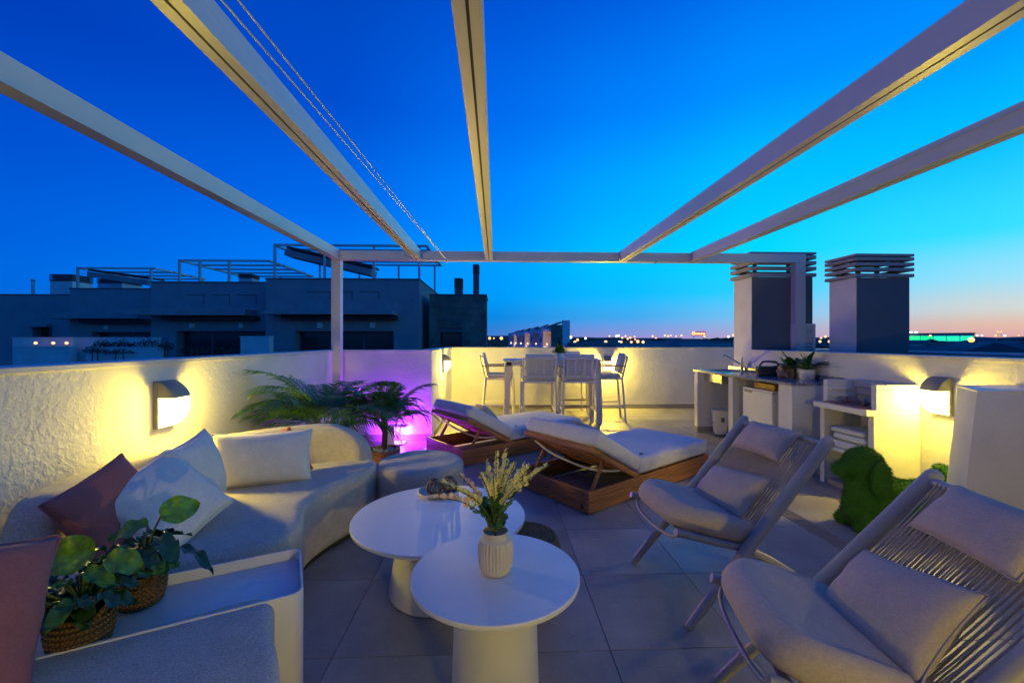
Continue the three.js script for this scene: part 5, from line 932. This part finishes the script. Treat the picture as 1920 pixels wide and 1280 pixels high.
{ // woods that read as one dark mass below the skyline
  const g = new THREE.IcosahedronGeometry(1, 2), p = g.attributes.position; for (let i = 0; i < p.count; i++) { const k = 0.8 + 0.4 * fbm((p.getX(i) + 1) * 0.3, (p.getY(i) + p.getZ(i) + 2) * 0.2, 6, 7, 2); p.setXYZ(i, p.getX(i) * k, p.getY(i) * k, p.getZ(i) * k); } g.computeVertexNormals();
  seed = 91; const N = 900, im = new THREE.InstancedMesh(fin(g), M.woods, N), m = new THREE.Matrix4(); im.name = 'distant_woods'; tag(im, 'dark mass of far trees along the skyline', 'woods', null, 'stuff');
  for (let i = 0; i < N; i++) { const d = rr(230, 680), px = rr(880, 1990), r = ray(px, 640), y = -7 + d * 0.011 + rr(-1.5, 1), s = rr(3, 6.5) * (0.6 + d / 900); m.compose(V(r[0] * d, y, r[2] * d), new THREE.Quaternion().setFromAxisAngle(V(0, 1, 0), rr(0, 6)), V(s * rr(0.9, 1.5), s * rr(0.6, 0.9), s)); im.setMatrixAt(i, m); im.setColorAt(i, lin(rr(0.6, 1.4), rr(0.7, 1.3), rr(0.6, 1.3))); }
  scene.add(im);
}
// a town house: walls, pitched roof, windows; roof ridge height given above the eye
function townHouse(px, d, w, dep, eave, turn, roofM, wallM, lit, label) {
  const r = ray(px, 640), o = thing('town_house', label, 'house', [r[0] * d, -9.2, r[2] * d], turn, 'houses of the town'), rise = Math.min(w, dep) * (px > 1500 ? 0.2 : eave > 642 ? 0.06 : 0.13), h = EYE + (640 - eave) / FPX * d - rise + 9.2;
  part('wall', span(-w / 2, w / 2, 0, h, -dep / 2, dep / 2), wallM, o);
  const s = new THREE.Shape(); s.moveTo(-dep / 2 - 0.4, 0); s.lineTo(dep / 2 + 0.4, 0); s.lineTo(0, rise); s.closePath(); const g = new THREE.ExtrudeGeometry(s, { depth: w + 0.6, bevelEnabled: false }); g.translate(0, 0, -(w + 0.6) / 2).rotateY(Math.PI / 2).translate(0, h + 0.01, 0); part('roof', fin(g), roofM, o);
  for (let f = 0; f < 2; f++) for (let i = 0; i < 3; i++) { const x = (i - 1) * w * 0.3, y = h - 2.1 - f * 2.8; part('window', span(x - 0.5, x + 0.5, y, y + 1.2, dep / 2 + 0.01, dep / 2 + 0.06), lit && hash(i, f, Math.round(px)) < 0.22 ? M.litWindow : M.glass, o); }
}
M.litWindow = glow([1.0, 0.62, 0.22], 0.9);
seed = 1234;
{
  const words = ['pale', 'grey', 'low', 'narrow', 'wide'], L = [];
  for (let i = 0; i < 15; i++) L.push([1072 + i * 21 + rr(-6, 6), rr(70, 105), rr(6, 10), 7, rr(639, 648)]);
  for (let i = 0; i < 11; i++) L.push([1080 + i * 28 + rr(-8, 8), rr(140, 220), rr(8, 13), 9, rr(631, 640)]);
  for (let i = 0; i < 9; i++) L.push([1535 + i * 3 + rr(-4, 4), rr(110, 260), rr(8, 12), 9, rr(634, 645)]);
  for (let i = 0; i < 24; i++) L.push([1706 + i * 10 + rr(-5, 5), rr(70, 150), rr(8, 12), rr(7, 9), rr(641, 653)]);
  for (let i = 0; i < 12; i++) L.push([1700 + i * 22 + rr(-8, 8), rr(130, 240), rr(10, 16), 9, rr(632, 643)]);
  L.forEach(([px, d, w, dep, e], i) => { const red = rnd() < 0.55, wh = rnd() < 0.6; townHouse(px, d, w, dep, e, rr(-0.5, 0.5) - (px > 1500 ? 0.5 : 0) + (rnd() < 0.5 ? Math.PI / 2 : 0), red ? M.roofTile : M.roofGrey, wh ? M.farWhite : M.farGrey, true, `distant ${wh ? 'white' : 'grey'}-walled town house with a ${red ? 'red tiled' : 'dark grey'} roof ${px > 1500 ? 'beyond the barbecue parapet' : 'beyond the cream parapet'}`); });
}
{ // stepped white apartment block with recessed balconies
  const A = ray(1034, 640).map(v => v * 75), B = ray(953, 640).map(v => v * 150), dx = B[0] - A[0], dz = B[2] - A[2], Len = Math.hypot(dx, dz), turn = Math.atan2(-dz, dx) + Math.PI;
  const o = thing('apartment_block', 'stepped white apartment block with recessed balconies and roof panels', 'apartment block', [A[0], -9.2, A[2]], turn);
  // local x is zero at the near end and runs to -Len; local +z is the street side
  const H = EYE + 9.2 + 2.2, n = 6, bw = Len / n, D = 3.0, S = (x0, x1, ...r) => span(-x1, -x0, ...r), st = 3.1;
  for (let b = 0; b < n; b++) {
    const x0 = b * bw + 0.01, x1 = (b + 1) * bw - 0.01, px = x1 - bw * 0.36;
    part('back_mass', S(x0, x1, 0, H, -D, -1.6), M.farWhite, o); part('pier', S(px, x1, 0, H + 0.7, -1.59, 0), M.farLilac, o); part('end_pier', S(x0, x0 + 0.5, 0, H, -1.59, 0), M.farWhite, o);
    for (let f = 0; f < 3; f++) { const y = H - 0.45 - f * st; part('balcony_slab', S(x0 + 0.51, px - 0.01, y, y + 0.45, -1.59, 0.15), M.farWhite, o); const w = part('balcony_window', S(x0 + 0.9, px - 0.5, y - 2.5, y - 0.2, -1.58, -1.5), M.glass, o); part('window_frame', S((x0 + px) / 2, (x0 + px) / 2 + 0.3, y - 2.5, y - 0.2, -1.49, -1.42), M.farWhite, w); part('pier_window', S(x1 - bw * 0.27, x1 - bw * 0.1, y - 1.9, y - 0.4, 0.01, 0.06), M.glass, o); }
    const sp = box(bw * 0.26, 0.25, 2.4); sp.rotateX(0.35); sp.translate(-(x0 + bw * 0.5), H + 1.0, -1.8); const q = part('roof_panel', sp, M.black, o); part('panel_stand', [S(x0 + bw * 0.36, x0 + bw * 0.38, H, H + 0.9, -2.2, -2.0), S(x0 + bw * 0.62, x0 + bw * 0.64, H, H + 0.9, -2.2, -2.0)], M.neighDark, q);
    part('balcony_light', fin(new THREE.SphereGeometry(0.14 + 0.02 * b, 10, 8).translate(-(x0 + bw * 0.4), H - 2.7, -0.2)), glow([1, 0.6, 0.2], 3.5), o);
    if (b % 2 === 0) { const l = new THREE.PointLight(lin(1, 0.62, 0.25), 13, 0, 2); l.position.set(-(x0 + bw * 0.4), H - 2.7, 1.2); l.shadow.radius = 8; l.castShadow = true; o.add(l); }
  }
  part('end_wall', span(0.01, 0.5, 0, H + 0.7, -D * 0.62, 0.1), M.greenStone[1], o); part('end_window', span(0.51, 0.55, H - 4.2, H - 1.4, -1.5, -1.1), M.glass, o); part('end_wall', span(0.01, 0.5, 0, H + 1.5, -D - 0.2, -D * 0.62 - 0.01), M.farWhite, o);
}
// street lamps and lit signs of the town
function streetLamp(px, py, d, c, k, size) {
  const r = ray(px, py), o = thing('street_lamp', c === 0 ? 'distant orange street lamp glowing over the town' : 'distant white street lamp glowing over the town', 'street lamp', [r[0] * d, -9.2, r[2] * d], 0, c === 0 ? 'orange street lamps of the town' : 'white street lamps of the town'), h = EYE + r[1] * d + 9.2;
  part('lamp_pole', cyl([0, 0, 0], [0, h - size, 0], 0.12, 0.08, 6), M.neighDark, o); part('lamp_bulb', fin(new THREE.SphereGeometry(size, 10, 8).translate(0, h, 0)), glow(c === 0 ? [1, 0.46, 0.07] : [0.9, 0.95, 1.0], c === 0 ? 2.2 : 2.0), o);
}
for (const [px, py, d, s] of [[918, 634, 60, 0.17], [940, 634, 60, 0.2], [926, 634, 90, 0.14], [1083, 637, 110, 0.3], [1078, 641, 110, 0.32], [1136, 641, 100, 0.33], [1165, 641, 100, 0.26], [1184, 641, 100, 0.26], [1196, 640, 90, 0.3], [1206, 641, 100, 0.3], [1143, 630, 180, 0.3], [1167, 633, 180, 0.38], [1173, 630, 190, 0.35], [1177, 635, 170, 0.35], [1182, 633, 180, 0.4], [1190, 631, 190, 0.3], [1191, 636, 180, 0.3], [1224, 630, 200, 0.4], [1223, 636, 200, 0.35], [1230, 634, 200, 0.35], [1247, 629, 260, 0.5], [1253, 630, 260, 0.5], [1258, 629, 260, 0.4], [1268, 630, 260, 0.4], [1278, 629, 260, 0.5], [1321, 630, 240, 0.5], [1375, 628, 200, 0.4], [1540, 634, 150, 0.3], [1548, 631, 150, 0.35], [1556, 640, 100, 0.3], [1538, 640, 100, 0.25], [1822, 637, 120, 0.62], [1818, 648, 90, 0.3], [1776, 628, 240, 0.5], [1868, 629, 240, 0.45], [1872, 622, 300, 0.4], [1878, 622, 300, 0.4], [1911, 629, 230, 0.3], [1745, 629, 200, 0.4]]) streetLamp(px, py, d, 0, 4, s * 1.15);
for (const [px, py, d, s] of [[1070, 632, 120, 0.4], [1098, 634, 140, 0.35], [1156, 630, 200, 0.5], [1160, 629, 200, 0.5], [1161, 640, 120, 0.2], [1366, 631, 180, 0.45], [1378, 638, 160, 0.28], [1810, 629, 240, 0.4], [1833, 629, 240, 0.45], [1842, 629, 240, 0.4], [1885, 629, 240, 0.5], [1889, 640, 180, 0.3], [1896, 640, 180, 0.3], [1905, 640, 180, 0.3]]) streetLamp(px, py, d, 1, 4, s * 1.1);
{ // red hoarding with glowing orange script, far off
  const d = 250, r = ray(1310, 626), o = thing('lit_sign', 'red hoarding with glowing orange lettering above the town', 'sign', [r[0] * d, EYE + r[1] * d, r[2] * d], -YAW - 0.4);
  part('sign_board', rspan(-3.9, 3.9, -1.1, 1.6, -0.2, 0, 0.05), glow([0.45, 0.03, 0.0], 0.8), o); const gl = glow([1, 0.45, 0.04], 2.2);
  part('letter', fin(new THREE.TorusGeometry(0.75, 0.3, 6, 16).scale(0.9, 1, 0.4).translate(-2.7, 0.45, 0.1)), gl, o); for (let i = 0; i < 7; i++) part('letter', fin(new THREE.TorusGeometry(0.32, 0.16, 6, 12).scale(0.9, 1.1, 0.5).translate(-1.55 + i * 0.78, 0.15, 0.1)), gl, o); part('letter', span(1.5, 1.75, -0.75, 0.3, 0.02, 0.12), gl, o);
  for (const x of [-2.5, 2.5]) part('sign_leg', span(x - 0.15, x + 0.15, -10, -1.1, -0.3, 0), M.neighDark, o);
}
{ // green-lit commercial building
  const d = 210, r = ray(1738, 640), o = thing('green_lit_building', 'long low building washed in green light behind the far chimney', 'building', [r[0] * d, -9.2, r[2] * d], -0.85); const y1 = EYE + 9.2 + 3.6;
  part('wall', span(-16, 16, 0, y1, -12, 0), M.farGrey, o); part('roof_edge', span(-16.3, 16.3, y1, y1 + 0.5, -12.2, 0.3), M.roofGrey, o);
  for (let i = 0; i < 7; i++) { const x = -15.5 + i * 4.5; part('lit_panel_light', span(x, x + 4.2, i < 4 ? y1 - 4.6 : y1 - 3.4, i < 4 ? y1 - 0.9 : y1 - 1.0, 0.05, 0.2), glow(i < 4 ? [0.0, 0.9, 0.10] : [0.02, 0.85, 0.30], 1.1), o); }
  const s = thing('white_sign', 'small white illuminated sign above the green-lit building', 'sign', [r[0] * d - 6, y1 - 9.2 + 0.5, r[2] * d - 4], -0.85); for (let i = 0; i < 5; i++) part('sign_letter', span(-5 + i * 1.9, -3.7 + i * 1.9, 0, i ? 0.9 : 1.4, 0, 0.3), glow([0.8, 1, 0.9], 1.6), s);
}

renderer.render(scene, camera);
